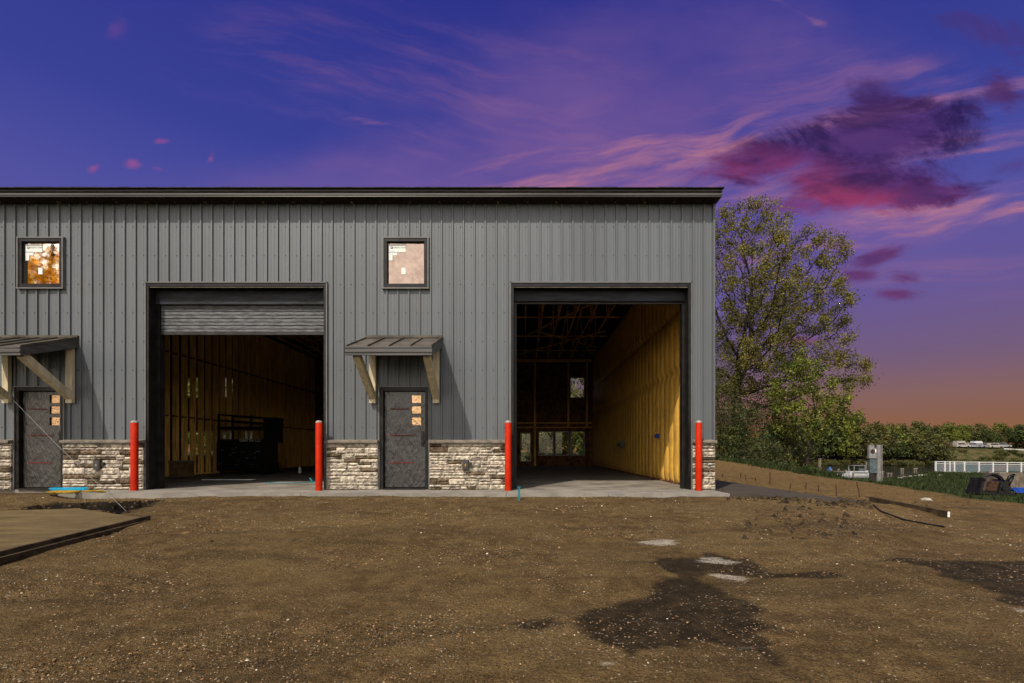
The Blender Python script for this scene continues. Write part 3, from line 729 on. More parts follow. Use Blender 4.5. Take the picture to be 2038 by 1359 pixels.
# roof
m = MB(); m.prism([(XL - .2, 9.70, 6.06), (XL - .2, 18, 7.72), (XL - .2, 26.3, 6.06), (XL - .2, 26.3, 6.10), (XL - .2, 18, 7.78), (XL - .2, 9.70, 6.12)], (0, 0, 0), (XR + .04 - XL + .2, 0, 0))
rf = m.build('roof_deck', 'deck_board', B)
m = MB(); X1 = XR + .08
for i in range(40):
    ya = 9.655 + (18 - 9.655) * i / 40; yb = 9.655 + (18 - 9.655) * (i + 1) / 40; za = 6.125 + (ya - 9.655) * .2; zb = 6.125 + (yb - 9.655) * .2
    m.add([(XL - .25, ya, za + .012), (X1, ya, za + .012), (X1, yb, zb + .002), (XL - .25, yb, zb + .002), (XL - .25, ya, za), (X1, ya, za)], [(0, 1, 2, 3), (4, 5, 1, 0)])
m.add([(XL - .25, 18, 7.80), (X1, 18, 7.80), (X1, 26.35, 6.12), (XL - .25, 26.35, 6.12)], [(0, 1, 2, 3)])
rng2 = random.Random(4); x = XL
while x < X1:
    w_ = rng2.uniform(.12, .35); m.box(x, min(x + w_, X1), 9.64, 9.70, 6.122, 6.136 + rng2.uniform(0, .010)); x += w_
m.build('shingles', 'shingle', B)
# fascia with steps (gutter board) and soffit
m = MB(); fy = 9.72
pf = [(fy - .028, 6.118), (fy - .028, 6.085), (fy - .010, 6.080), (fy - .010, 6.045), (fy - .022, 6.042), (fy - .022, 6.012), (fy - .006, 6.008), (fy - .012, 5.985), (fy, 5.982), (fy + .02, 5.982), (fy + .02, 6.118)]
m.prism([(XL - .2, a, b) for a, b in pf], (0, 0, 0), (XR + .06 - XL + .2, 0, 0))
m.prism([(XR + .03, 9.74, 5.985), (XR + .03, 9.74, 6.11), (XR + .03, 18, 7.75), (XR + .03, 18, 7.60), (XR + .03, 10.2, 5.98)], (0, 0, 0), (.028, 0, 0))
m.build('fascia', 'fascia', B)
m = MB(); n_ = 175; xw = (XR + .02 - XL) / n_
for i in range(n_):
    a = XL + i * xw; m.box(a, a + xw * .72, 9.74, 9.975, 5.975, 5.99); m.box(a + xw * .72, a + xw, 9.74, 9.975, 5.983, 5.99)
m.build('soffit', 'soffit', B)

# slab and apron
m = MB(); m.box(XL, XR, 9.97, 26, -.3, 0); m.build('floor_slab', 'floor_concrete', B)
m = MB()
js = [-8.86, -4.24, -.33, 1.62, 3.93]
for a, b in zip(js, js[1:]): m.box(a + .004, b - .004, 9.08, 9.935, -.12, -.004 + random.uniform(0, .003))
m.build('apron_slab', 'concrete', B)

# stone veneer panels
def ledgestone(x0, x1, z0, z1, seed, skip=None):
    rr = random.Random(seed); m = MB(); m.cur = 0
    m.cur = 2; m.box(x0, x1, 9.955, 9.985, z0, z1)
    z = z0
    while z < z1 - .015:
        h = min(rr.choice((.06, .075, .09, .105, .12, .14)), z1 - z)
        if z1 - z - h < .04: h = z1 - z
        x = x0
        while x < x1 - .01:
            l = rr.uniform(.16, .52)
            if x1 - x - l < .1: l = x1 - x
            parts = [(z, h)]
            if h > .1 and rr.random() < .55:
                q = rr.choice((.35, .5, .62)); parts = [(z, h * q), (z + h * q, h * (1 - q))]
            for (pz, ph) in parts:
                subs = [(x, l)]
                if len(parts) > 1 and l > .3 and rr.random() < .5: s_ = rr.uniform(.35, .65); subs = [(x, l * s_), (x + l * s_, l * (1 - s_))]
                for sx, sl_ in subs:
                    m.cur = 1 if rr.random() < .17 else 0
                    dep = rr.uniform(.044, .070); nx_ = max(3, int(sl_ / .028)); nz_ = max(3, int(ph / .022)); gp = .0022; V = []
                    ox, oz = rr.uniform(0, 90), rr.uniform(0, 90)
                    for j in range(nz_ + 1):
                        for i in range(nx_ + 1):
                            u_ = i / nx_; v_ = j / nz_; e = min(1, min(u_ * nx_, (1 - u_) * nx_, v_ * nz_, (1 - v_) * nz_))
                            dd = dep * (.62 + .38 * e) + (.024 * float(vnoise(np.array(ox + u_ * sl_ * 26), np.array(oz + v_ * ph * 34))) + .012 * (v_ - .4)) * e
                            V.append((sx + gp + u_ * (sl_ - 2 * gp), 9.955 - dd, pz + gp + v_ * (ph - 2 * gp)))
                    fs_ = [(j * (nx_ + 1) + i, j * (nx_ + 1) + i + 1, (j + 1) * (nx_ + 1) + i + 1, (j + 1) * (nx_ + 1) + i) for j in range(nz_) for i in range(nx_)]
                    o_ = len(V)
                    V += [(sx + gp, 9.956, pz + gp), (sx + sl_ - gp, 9.956, pz + gp), (sx + sl_ - gp, 9.956, pz + ph - gp), (sx + gp, 9.956, pz + ph - gp)]
                    bl = list(range(nx_ + 1)); tl = [nz_ * (nx_ + 1) + i for i in range(nx_ + 1)]; ll = [j * (nx_ + 1) for j in range(nz_ + 1)]; rl = [j * (nx_ + 1) + nx_ for j in range(nz_ + 1)]
                    fs_ += [tuple([o_ + 1, o_] + bl)[:], tuple([o_ + 3, o_ + 2] + tl[::-1]), tuple([o_, o_ + 3] + ll[::-1]), tuple([o_ + 2, o_ + 1] + rl)]
                    m.add(V, fs_)
            x += l
        z += h
    m.build('stone_veneer', ['stone', 'stone_brown', 'mortar'], B)
    c = MB(); nn = max(1, int((x1 - x0) / .9)); w_ = (x1 - x0 + .0) / nn
    for i in range(nn):
        a = x0 + i * w_ + (.003 if i else -.01); b = x0 + (i + 1) * w_ - (.003 if i < nn - 1 else -.01)
        c.prism([(a, 9.985, 1.045), (a, 9.855, 1.022), (a, 9.845, 1.0), (a, 9.850, .965), (a, 9.985, .965)], (0, 0, 0), (b - a, 0, 0))
    c.build('stone_cap', 'stone_cap', B)
panels = [(HX1 + .002, 3.985, 11), (DX1 + .012, HX0 - .002, 12), (UO + HX1 + .002, DX0 - .012, 13), (UO + DX1 + .012, UO + HX0 - .002, 14), (2 * UO + HX1 + .002, UO + DX0 - .012, 15)]
for a, b, sd in panels: ledgestone(a, b, 0, .965, sd)

# garage openings
for k in range(3):
    o = UO * k; a, b = HX0 + o, HX1 + o
    f = MB()
    f.box(a, a + .022, 9.955, 10.0, 0, HZ); f.box(b - .022, b, 9.955, 10.0, 0, HZ); f.box(a, b, 9.955, 10.0, HZ - .022, HZ)
    fr = f.build('opening_trim', 'trim_light', B)
    f = MB(); f.box(a + .022, a + .075, 9.97, 10.32, 0, HZ - .022); f.box(b - .075, b - .022, 9.97, 10.32, 0, HZ - .022); f.box(a + .075, b - .075, 9.97, 10.2, HZ - .09, HZ - .022)
    f.box(a + .075, a + .135, 10.20, 10.34, 0, HZ - .1); f.box(b - .135, b - .075, 10.20, 10.34, 0, HZ - .1)
    f.build('opening_frame', 'dark_trim', B)
    D = MB(); zb = (4.01, 3.35, .02)[k]; y0 = 10.25; z = HZ + .05; sh = .075; xa, xb2 = a + .075, b - .075
    while z > zb + .001:
        z2 = max(z - sh, zb)
        D.add([(xa, y0, z), (xb2, y0, z), (xb2, y0 - .014, z - .012), (xa, y0 - .014, z - .012), (xb2, y0 - .014, z2 + .016), (xa, y0 - .014, z2 + .016), (xb2, y0, z2), (xa, y0, z2)], [(3, 2, 1, 0), (5, 4, 2, 3), (7, 6, 4, 5)])
        z = z2
    dr = D.build('rolling_door', 'slat', B)
    tag(dr, ('rolling door curtain raised nearly out of sight in shade', 'rolling door curtain hanging partly lowered with lit slats', 'closed rolling door')[k])
    MB().box(xa, xb2, y0 - .03, y0 + .02, zb - .055, zb).build('bottom_bar', 'dark_metal', dr)
    if k < 2:
        h = MB(); zh = .8 + (898 - (600, 606)[k]) * 10.18 / 950; h.box(xa, xb2, 10.16, 10.21, zh, HZ - .02); h.box(xa, xb2, 10.155, 10.16, zh, zh + .02); h.build('hood', 'hood_metal', dr)
    h = MB(); h.tube([(xa - .1, y0 + .28, HZ + .22), (xb2 + .1, y0 + .28, HZ + .22)], .22, 16); h.build('coil', 'dark_metal', dr)
    MB().box(a + .09, b - .09, 9.985, 9.998, HZ - .115, HZ - .092).build('header_strip', 'stone_cap', B)

# windows
for k in range(3):
    o = UO * k; a, b = WX0 + o, WX1 + o
    f = MB(); t = .018
    f.box(a - .02, b + .02, 9.945, 10.0, WZ1 - .012, WZ1 + .014); f.box(a - .02, b + .02, 9.93, 10.0, WZ0 - .014, WZ0 + .012); f.box(a - .012, a + .012, 9.94, 10, WZ0 + .012, WZ1 - .012); f.box(b - .012, b + .012, 9.94, 10, WZ0 + .012, WZ1 - .012)
    wf = f.build('window', 'trim_light', B)
    f = MB(); q = .078
    for (x0, x1, z0, z1) in ((a + .012, a + q, WZ0 + .012, WZ1 - .012), (b - q, b - .012, WZ0 + .012, WZ1 - .012), (a + q, b - q, WZ0 + .012, WZ0 + q + .02), (a + q, b - q, WZ1 - q, WZ1 - .012)):
        f.box(x0, x1, 9.955, 10.04, z0, z1)
    f.box(a + q, a + q + .016, 9.985, 10.04, WZ0 + q + .02, WZ1 - q); f.box(b - q - .016, b - q, 9.985, 10.04, WZ0 + q + .02, WZ1 - q)
    f.build('frame', 'dark_trim', wf)
    MB().box(a + q, b - q, 10.02, 10.03, WZ0 + q, WZ1 - q).build('pane', 'hazy_glass' if k == 0 else 'coated_glass', wf)
    px0, pz1 = a + q + .02, WZ1 - q - .04; ys_ = 10.012
    s = MB(); s.box(px0, px0 + .36, ys_, ys_ + .003, pz1 - .165, pz1); s.box(px0, px0 + .085, ys_, ys_ + .003, pz1 - .34, pz1 - .17)
    s.box(px0 + .088, px0 + .175, ys_, ys_ + .003, pz1 - .235, pz1 - .17); s.box(px0 + .27, px0 + .36, ys_, ys_ + .003, pz1 - .63, pz1 - .49)
    s.build('sticker', 'paper', wf)
    s = MB(); s.box(px0 + .045, px0 + .09, ys_ - .002, ys_ - .0005, pz1 - .095, pz1 - .05); s.cur = 1; s.box(px0 + .058, px0 + .077, ys_ - .004, ys_ - .0025, pz1 - .082, pz1 - .063)
    s.cur = 2; s.text('NORTH STAR', px0 + .10, ys_ - .002, pz1 - .085, .042); s.cur = 3; s.box(px0 + .02, px0 + .17, ys_ - .002, ys_ - .0005, pz1 - .168, pz1 - .158)
    s.build('sticker_print', ['ink', 'paper', 'green_ink', 'blue_ink'], wf)

# entry doors
for k in range(3):
    o = UO * k; a, b = DX0 + o, DX1 + o
    f = MB(); f.box(a - .01, a + .012, 9.95, 10.05, 0, DZ + .01); f.box(b - .012, b + .01, 9.95, 10.05, 0, DZ + .01); f.box(a + .012, b - .012, 9.95, 10.05, DZ - .012, DZ + .01)
    f.cur = 1; f.box(a + .012, a + .085, 9.975, 10.12, 0, DZ - .012); f.box(b - .085, b - .012, 9.975, 10.12, 0, DZ - .012); f.box(a + .085, b - .085, 9.975, 10.12, DZ - .085, DZ - .012)
    f.box(a + .085, b - .085, 9.93, 10.14, .002, .03)
    ef = f.build('door_frame', ['trim_light', 'dark_trim'], B)
    l0, l1 = a + .09, b - .09
    lf = MB(); gx0, gx1 = b - .40, b - .19
    gz = [(1.82, 1.985), (1.595, 1.755), (1.345, 1.52)]
    cells(lf, l0, l1, .035, DZ - .09, 10.065, 10.11, [(gx0, gx1, *q) for q in gz])
    leaf = lf.build('door', 'door_black', B); tag(leaf, 'black entry door with three small square lights under plastic film' if k == 0 else 'black entry door in the shade of the nearer awning')
    gl = MB()
    for q in gz: gl.box(gx0, gx1, 10.08, 10.09, *q)
    gl.build('glass_light', 'film_glass', leaf)
    # wrinkled protective film around the lights
    fm = MB(); nx_, nz_ = 26, 60; V = []
    for j in range(nz_ + 1):
        for i in range(nx_ + 1):
            x = l0 + .01 + (l1 - l0 - .02) * i / nx_; z = .05 + (DZ - .15) * j / nz_
            V.append((x, 10.058 - .010 * abs(float(fbm(np.array(x * 22. + z * 5), np.array(z * 2.2), 3))), z))
    fs_ = []
    for j in range(nz_):
        for i in range(nx_):
            x = l0 + .01 + (l1 - l0 - .02) * (i + .5) / nx_; z = .05 + (DZ - .15) * (j + .5) / nz_
            if any(gx0 - .01 < x < gx1 + .01 and q[0] - .01 < z < q[1] + .01 for q in gz): continue
            fs_.append((j * (nx_ + 1) + i, j * (nx_ + 1) + i + 1, (j + 1) * (nx_ + 1) + i + 1, (j + 1) * (nx_ + 1) + i))
    fm.add(V, fs_); fm.build('protective_film', 'film', leaf, smooth=True)
    for z in (.55, 1.12, 1.68):
        p = MB(); p.box(l0 + .12, gx0 - .05 if z > 1.3 else l1 - .25, 10.036, 10.0375, z, z + .02)
        p.bar((l0 + .2, 10.038, z + .02), (l0 + .30, 10.038, z + .15), .006, .003); p.bar((l0 + .3, 10.038, z + .15), (l0 + .40, 10.038, z + .02), .006, .003)
        p.build('film_print', 'red_print', leaf)
    h = MB(); h.lathe((0, 0, 0), [(.001, 0)], 3) if 0 else h.tube([(l1 - .06, 10.05, 1.0), (l1 - .06, 9.99, 1.0)], .026, 12); h.tube([(l1 - .06, 10.0, 1.0), (l1 - .06, 9.985, 1.0)], .03, 12); h.tube([(l1 - .06, 10.05, 1.14), (l1 - .06, 10.02, 1.14)], .028, 12)
    h.box(l1 - .095, l1 - .025, 10.045, 10.056, .9, 1.22); h.build('handle', 'dark_metal', leaf)
# outlets in the stone
for x in (-1.20, -8.81):
    m = MB(); m.box(x - .065, x + .065, 9.84, 9.93, .42, .62); m.box(x - .05, x + .05, 9.832, 9.84, .435, .605)
    ob = m.build('outlet_box', 'outlet', B); MB().box(x - .012, x + .02, 9.826, 9.832, .49, .54).build('socket', 'brass' if x > -5 else 'grey_box', ob)
    MB().box(x + .07, x + .13, 9.86, 9.93, .50, .57).build('junction_cover', 'dark_metal', ob)

# awnings over the doors
for k in range(3):
    o = UO * k; a, b = -3.30 + o, -1.70 + o; yb, yf = 10.0, 8.85; zt, zf = 3.17, 2.745
    top = MB()
    top.prism([(a, yb, zt), (a, yf, zf), (a, yf, zf - .02), (a, yb, zt - .03)], (0, 0, 0), (b - a, 0, 0))
    ns = 4
    for i in range(ns + 1):
        x = a + .012 + (b - a - .024) * i / ns
        top.prism([(x - .012, yb, zt + .002), (x - .012, yf - .002, zf + .002), (x - .012, yf - .002, zf + .03), (x - .012, yb, zt + .03)], (0, 0, 0), (.02, 0, 0))
    top.box(a - .01, b + .01, 9.955, 10.0, zt + .0, zt + .05)
    aw = top.build('awning', 'awning_metal', B)
    fa = MB(); pf = [(yf, zf - .004), (yf - .03, zf - .004), (yf - .03, zf - .03), (yf - .018, zf - .036), (yf - .018, zf - .075), (yf - .030, zf - .08), (yf - .030, zf - .112), (yf - .015, zf - .118), (yf - .015, zf - .165), (yf + .02, zf - .165), (yf + .02, zf - .02)]
    fa.prism([(a - .004, p, q) for p, q in pf], (0, 0, 0), (b - a + .008, 0, 0))
    for x in (a, b - .022): fa.prism([(x, yf + .02, zf - .02), (x, yb - .001, zt - .035), (x, yb - .001, zt - .20), (x, yf + .02, zf - .165)], (0, 0, 0), (.022, 0, 0))
    fa.build('awning_fascia', 'fascia', aw)
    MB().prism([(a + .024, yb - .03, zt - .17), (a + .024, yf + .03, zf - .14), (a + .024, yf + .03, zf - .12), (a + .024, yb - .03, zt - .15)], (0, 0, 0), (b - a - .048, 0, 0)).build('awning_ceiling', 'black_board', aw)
    for x in (a + .16, b - .12):
        br = MB(); w_ = .065
        br.box(x - w_, x + w_, 9.90, 9.975, 1.80, 3.0)
        br.bar((x, 9.95, 1.92), (x, 8.98, zf - .13), .128, .13)
        br.build('bracket', 'cedar', aw)

# ------------------------------------------------------------------ bollards
blab = ['orange-red bollard at the left side of the left garage opening', 'orange-red bollard at the right side of the left garage opening',
        'orange-red bollard at the left side of the right garage opening', 'orange-red bollard at the building corner, rightmost of all']
for x, lb in zip((-7.93, -4.17, -.315, 3.57), blab):
    t = thing('bollard', (x, 9.73, 0), lb, 'bollard', 'orange bollards beside the garage openings')
    m = MB(); m.lathe((x, 9.73, -.01), [(.067, 0), (.067, 1.385), (.063, 1.39)], 24); m.build('post', 'orange_paint', t, smooth=True)
    m = MB(); m.lathe((x, 9.73, 1.38), [(.065, 0), (.066, .012), (.058, .030), (.038, .043), (.015, .050)], 24); m.build('cap', 'bollard_cap', t, smooth=True)

# ------------------------------------------------------------------ concrete to the right and left
m = MB(); zt = lambda x: -.07 * (x - 4)
V = [(4.0, 9.42, -.01), (6.62, 9.20, zt(6.62)), (6.62, 30, zt(6.62)), (4.0, 30, -.01)]
m.add(V + [(p[0], p[1], p[2] - .14) for p in V], [(0, 1, 2, 3), (0, 4, 5, 1), (1, 5, 6, 2)])
tag(m.build('sidewalk', 'fresh_concrete'), kind='structure')
LS = [(-4.75, 2.4), (-4.97, 4.53), (-5.17, 6.49), (-5.78, 6.75), (-6.8, 7.29), (-7.73, 7.05), (-14, 7.0), (-14, 2.4)]
zs_ = lambda x, y: -.02 - .030 * (9 - y)
m = MB(); V = [(x, y, zs_(x, y)) for x, y in LS]; n_ = len(V)
m.add(V + [(p[0], p[1], p[2] - .3) for p in V], [tuple(range(n_))] + [(i, n_ + i, n_ + (i + 1) % n_, (i + 1) % n_) for i in range(n_)])
tag(m.build('concrete_pad', 'tan_concrete'), kind='structure')
for i, (off, w_, h_, lb) in enumerate(((.022, .038, .09, 'long wet form board on edge against the tan concrete pad'), (.075, .045, .06, 'lower form board lying outside the tall one by the tan pad'))):
    m = MB(); p = Vector((-4.72 + off, 2.0, 0)); q = Vector((-4.97 + off, 4.53, 0)); r = Vector((-5.17 + off, 6.56 - i * .1, 0))
    for s_, e_ in ((p, q), (q, r)):
        zA = zs_(s_.x, s_.y) + .012 - i * .045 - h_ / 2; zB = zs_(e_.x, e_.y) + .012 - i * .045 - h_ / 2
        m.bar((s_.x, s_.y, zA), (e_.x, e_.y, zB), w_, h_)
    tag(m.build('form_board', 'plank_wet', loc=(-4.4, 4, -.3)), lb, 'board', 'form boards around the left concrete pad')

# plank on edge at right
a = Vector(G(1732, 998)); b = Vector(G(1888, 1029))
m = MB(); m.bar(a + Vector((0, 0, .05)), b + Vector((0, 0, .045)), .038, .10); o = m.build('plank', 'plank_wet', loc=tuple(a)); tag(o, 'long brown plank on edge in the dirt beyond the new concrete', 'plank')
m = MB(); dv = (b - a).normalized(); m.bar(b + Vector((0, 0, .045)), b + dv * .003 + Vector((0, 0, .045)), .036, .09); m.build('sawn_end', 'paper', o)
# stakes
cs = [((540, 262), (540, 163)), ((688, 345), (712, 248)), ((823, 302), (838, 248)), ((935, 320), (930, 262)), ((1083, 357), (1073, 255)), ((1272, 362), (1242, 240)), ((160, 337), (155, 285)), ((345, 230), (340, 185)), ((303, 207), (303, 168)), ((423, 237), (423, 205)), ((155, 202), (155, 178))]
sl_ = ['rusty rebar stake upright behind the dark concrete, tallest of the far ones', 'rusty stake leaning right at the front edge of the dark concrete', 'short thin stake just right of the leaning front stake', 'shortest stake at the middle of the concrete edge', 'dark straight stake near the tip of the new concrete', 'long stake leaning left beside the tip of the new concrete', 'short stake beside the building corner at the apron end',
       'small stake second from left in the string row', 'small stake carrying the string behind the dark concrete', 'stubby stake at the right end of the string row', 'tiny stake nearest the building wall in the string row']
tops = []
for ((bx, by), (tx, ty)), lb in zip(cs, sl_):
    px, py = 1400 + bx / 4.076, 900 + by / 4.076; g0 = Vector(G(px, py)); k = g0.y / F
    tp = Vector(((1400 + tx / 4.076 - VX) * k, g0.y, EYE + (VY - (900 + ty / 4.076)) * k)); tops.append(tp)
    m = MB(); m.tube([g0 - Vector((0, 0, .1)), g0.lerp(tp, .5), tp], .011 * max(1, g0.y / 11), 6); tag(m.build('stake', 'rust', loc=tuple(g0)), lb, 'stake', 'rusty stakes around the new concrete')
m = MB(); m.tube([tops[10] - Vector((0, 0, .05)), tops[8] - Vector((0, 0, .2)), tops[9] - Vector((0, 0, .02))], .006, 5); tag(m.build('string', 'rust', loc=tuple(tops[10])), 'thin string strung between the small stakes behind the concrete', 'string')
m = MB(); g0 = Vector(G(1033, 996)); m.bar(g0 - Vector((0, 0, .05)), g0 + Vector((.0, 0, .245)), .035, .02); m.box(g0.x - .025, g0.x + .025, g0.y - .015, g0.y + .015, g0.z + .235, g0.z + .255)
tag(m.build('marker_stake', 'teal_paint', loc=tuple(g0)), 'short teal survey stake in the dirt before the right garage', 'stake')
# black edging strip
pl = [Vector(G(*p)) + Vector((0, 0, .012)) for p in ((1738, 1006), (1752, 1018), (1775, 1027), (1800, 1036), (1838, 1043), (1880, 1050))]
m = MB(); m.tube(pl, .014, 6); tag(m.build('cable', 'black_plastic', loc=tuple(pl[0])), 'black cable lying in the dirt below the plank', 'cable')
# pale rocks
def rock(name, c, s, mt, lb, cat='rock', group=None):
    m = MB(); n1, n2 = 9, 6; V = []
    for j in range(n2 + 1):
        for i in range(n1):
            a_ = 2 * math.pi * i / n1; b_ = math.pi / 2 * j / n2; r = 1 + .25 * random.uniform(-1, 1)
            V.append((c[0] + s[0] * r * math.cos(a_) * math.cos(b_), c[1] + s[1] * r * math.sin(a_) * math.cos(b_), c[2] - .02 + s[2] * math.sin(b_) * r))
    m.add(V, [(j * n1 + i, j * n1 + (i + 1) % n1, (j + 1) * n1 + (i + 1) % n1, (j + 1) * n1 + i) for j in range(n2) for i in range(n1)] + [tuple(n2 * n1 + i for i in range(n1))])
    return tag(m.build(name, mt, loc=tuple(c)), lb, cat, group)
rock('rock', G(1843, 995), (.16, .10, .07), 'rock_white', 'pale flat rock lying on the dirt right of the plank')
rock('rock', G(420, 1078), (.035, .03, .03), 'clod', 'dark lump of asphalt in the dirt left of centre')
rock('rock', G(585, 1076), (.03, .03, .03), 'clod', 'dark lump of asphalt in the dirt before the left garage')
rock('rock', G(372, 1059), (.10, .04, .03), 'clod_tan', 'long tan stone right of the form boards')
for i, (px, py, s_) in enumerate(((1792, 952, .5), (1800, 950, .35), (1812, 949, .4), (1822, 948, .3), (1834, 947, .45), (1845, 946, .25), (1871, 947, .3))):
    rock('rock', G(px, py), (s_ * .5, .12, .09), 'rock_white', ('widest pale rock at the left end of the row on the grass', 'second pale rock in the row on the grass', 'third pale rock in the row on the grass', 'fourth pale rock in the row on the grass', 'long pale rock fifth in the row on the grass', 'small pale rock near the right end of the row on the grass', 'single pale rock on the grass below the white railing')[i], group='pale rocks on the grass slope')

# ------------------------------------------------------------------ hoses, string line at the left door
def coil(cx, cy, cz, rx, ry, turns, r, seed):
    rr = random.Random(seed); pts = []
    for i in range(turns * 18):
        a_ = 2 * math.pi * i / 18; k = 1 + .22 * math.sin(a_ * .37 + seed) + rr.uniform(-.03, .03)
        pts.append((cx + rx * k * math.cos(a_), cy + ry * k * math.sin(a_), cz + .01 + .004 * (i / 18) + abs(rr.gauss(0, .004))))
    return pts
hz_ = .0
m = MB(); m.tube(coil(-8.95, 9.40, .02, .30, .09, 9, .014, 1), .016, 6); tag(m.build('hose', 'blue_hose', loc=(-8.95, 9.4, 0)), 'bright blue hose coiled flat by the left entry door', 'hose')
m = MB(); m.tube(coil(-8.72, 9.05, .0, .24, .12, 7, .012, 3) + [(-8.5, 9.15, .03), (-8.3, 9.2, .03), (-8.15, 9.22, .02), (-8.05, 9.2, .02)] + [(-8.2, 9.24, .035), (-8.5, 9.2, .04), (-8.1, 9.18, .04), (-8.45, 9.25, .04)], .013, 6); tag(m.build('cord', 'yellow_hose', loc=(-8.7, 9.05, 0)), 'yellow cord looped over the dirt and apron edge', 'cord')
g0 = Vector(G(251, 1021)); m = MB(); p0 = Vector((-10.55, 9.7, .8 + (898 - 778) * 9.7 / 950)); m.tube([p0, p0.lerp(g0, .5) - Vector((0, 0, .02)), g0 + Vector((0, 0, .03))], .0030, 5)
tag(m.build('guy_line', 'galvanised', loc=tuple(g0)), 'pale string stretched from the left awning down to the dirt', 'string')
rock('rock', tuple(g0), (.06, .05, .04), 'clod', 'dark stone holding the end of the pale string')
m = MB(); m.tube([(-6.5, 12.0, .012), (-6.2, 11.9, .012), (-5.8, 11.95, .012), (-5.45, 12.1, .014), (-5.0, 12.05, .012), (-4.6, 12.1, .012)], .012, 6); m.tube([(-5.45, 12.1, .014), (-5.4, 12.2, .03), (-5.5, 12.3, .10)], .02, 6)
tag(m.build('hose', 'teal_paint', loc=(-5.5, 12, 0)), 'thin teal hose lying on the sunlit floor of the left garage', 'hose')
# floor items in the left bay
m = MB(); m.box(-8.95, -7.52, 13.25, 13.42, 0, .02); tag(m.build('board', 'paper', loc=(-8.2, 13.3, 0)), 'white board lying flat on the left garage floor', 'board')
t = thing('cardboard_box', (-10.95, 15.3, 0), 'brown box with pale lid against the stud wall', 'box')
m = MB(); m.box(-11.2, -10.7, 15.1, 15.5, 0, .46); m.build('body', 'cardboard', t); m = MB(); m.box(-11.22, -10.68, 15.08, 15.52, .46, .50); m.build('lid', 'galvanised', t)
m = MB(); m.tube([(-8.2, 17.5, 0), (-8.2, 17.5, .22)], [.06, .04], 10); tag(m.build('bottle', 'paper', loc=(-8.2, 17.5, 0)), 'pale bottle standing on the floor right of the black rack', 'bottle')
m = MB(); m.bar((-8.6, 22, 0), (-8.58, 22, .75), .08, .05); tag(m.build('post', 'wood_grey', loc=(-8.6, 22, 0)), 'short pale post deep in the left garage', 'post')
# black tool rack trolley
t = thing('tool_rack', (-9.7, 17, 0), 'tall black steel tool rack loaded with gear in the left garage', 'rack')
fr = MB(); x0, x1, y0, y1 = -10.6, -9.0, 16.6, 17.4
for x in (x0, x1):
    for y in (y0, y1): fr.bar((x, y, .1), (x, y, 2.1 if x == x0 else 1.98), .06)
fr.bar((x0, y0, 2.07), (x1 + .25, y0, 1.94), .06); fr.bar((x0, y1, 2.07), (x1 + .25, y1, 1.94), .06); fr.bar((x0, y0, 1.88), (x1 + .25, y0, 1.76), .05); fr.bar((x0, y1, 1.88), (x1 + .25, y1, 1.76), .05)
for q in (.3, .7): fr.bar((x0 + q * 1.6, y0, 1.55), (x0 + q * 1.6, y0, 2.04), .05)
fr.box(x0 - .05, x1 + .05, y0 - .02, y1, 1.56, 1.66); fr.build('frame', 'black_plastic', t)
m = MB(); m.box(x0 - .05, x1 + .02, y0 - .04, y1, .12, 1.12); m.box(x0 - .03, x1, y0 - .07, y0 - .04, .5, .9); m.build('cabinet', 'black_plastic', t)
m = MB(); m.box(x0, x1 + .1, y0 - .05, y1, 1.12, 1.22); sh = m.build('shelf', 'black_plastic', t)
m = MB(); m.text('Gone Go CS2', x0 + .75, y0 - .052, 1.14, .13); m.build('lettering', 'paper', sh)
m = MB(); m.box(x0 + .2, x0 + .5, y0 - .056, y0 - .05, 1.18, 1.20); m.build('label_strip', 'red_paint', sh)
m = MB(); m.box(x1 + .02, x1 + .34, y0, y1 - .2, 1.1, 1.98); m.build('side_box', 'black_plastic', t)
m = MB(); m.box(x1 - .1, x1 + .1, y0 - .03, y1, .02, .4); m.build('side_tray', 'black_plastic', t)
for i, (dx_, h_) in enumerate(((.12, .26), (.34, .30), (.9, .3), (1.07, .3))):
    m = MB(); x = x0 + dx_; m.lathe((x, y0 + .1, 1.22), [(.035, 0), (.04, h_ * .6), (.02, h_ * .8), (.018, h_)], 10)
    tag(m.build('bottle', 'paper', loc=(x, y0 + .1, 1.22)), ('white bottle at the left end of the black rack shelf', 'white bottle second from left on the black rack shelf', 'white bottle third from left on the black rack shelf', 'white bottle at the right of the black rack shelf')[i], 'bottle', 'white bottles on the tool rack')
m = MB()
for i in range(30):
    x = random.uniform(x0, x1 - .1); z = random.uniform(.2, 1.05); m.box(x, x + random.uniform(.03, .12), y0 - .085, y0 - .07, z, z + random.uniform(.01, .05))
m.build('fittings', 'blue_grey', t)
for x in (x0 + .1, x1 - .1):
    m = MB(); m.tube([(x, y0 + .03, .07), (x, y0 + .09, .07)], .07, 14); m.build('wheel', 'tyre', t)

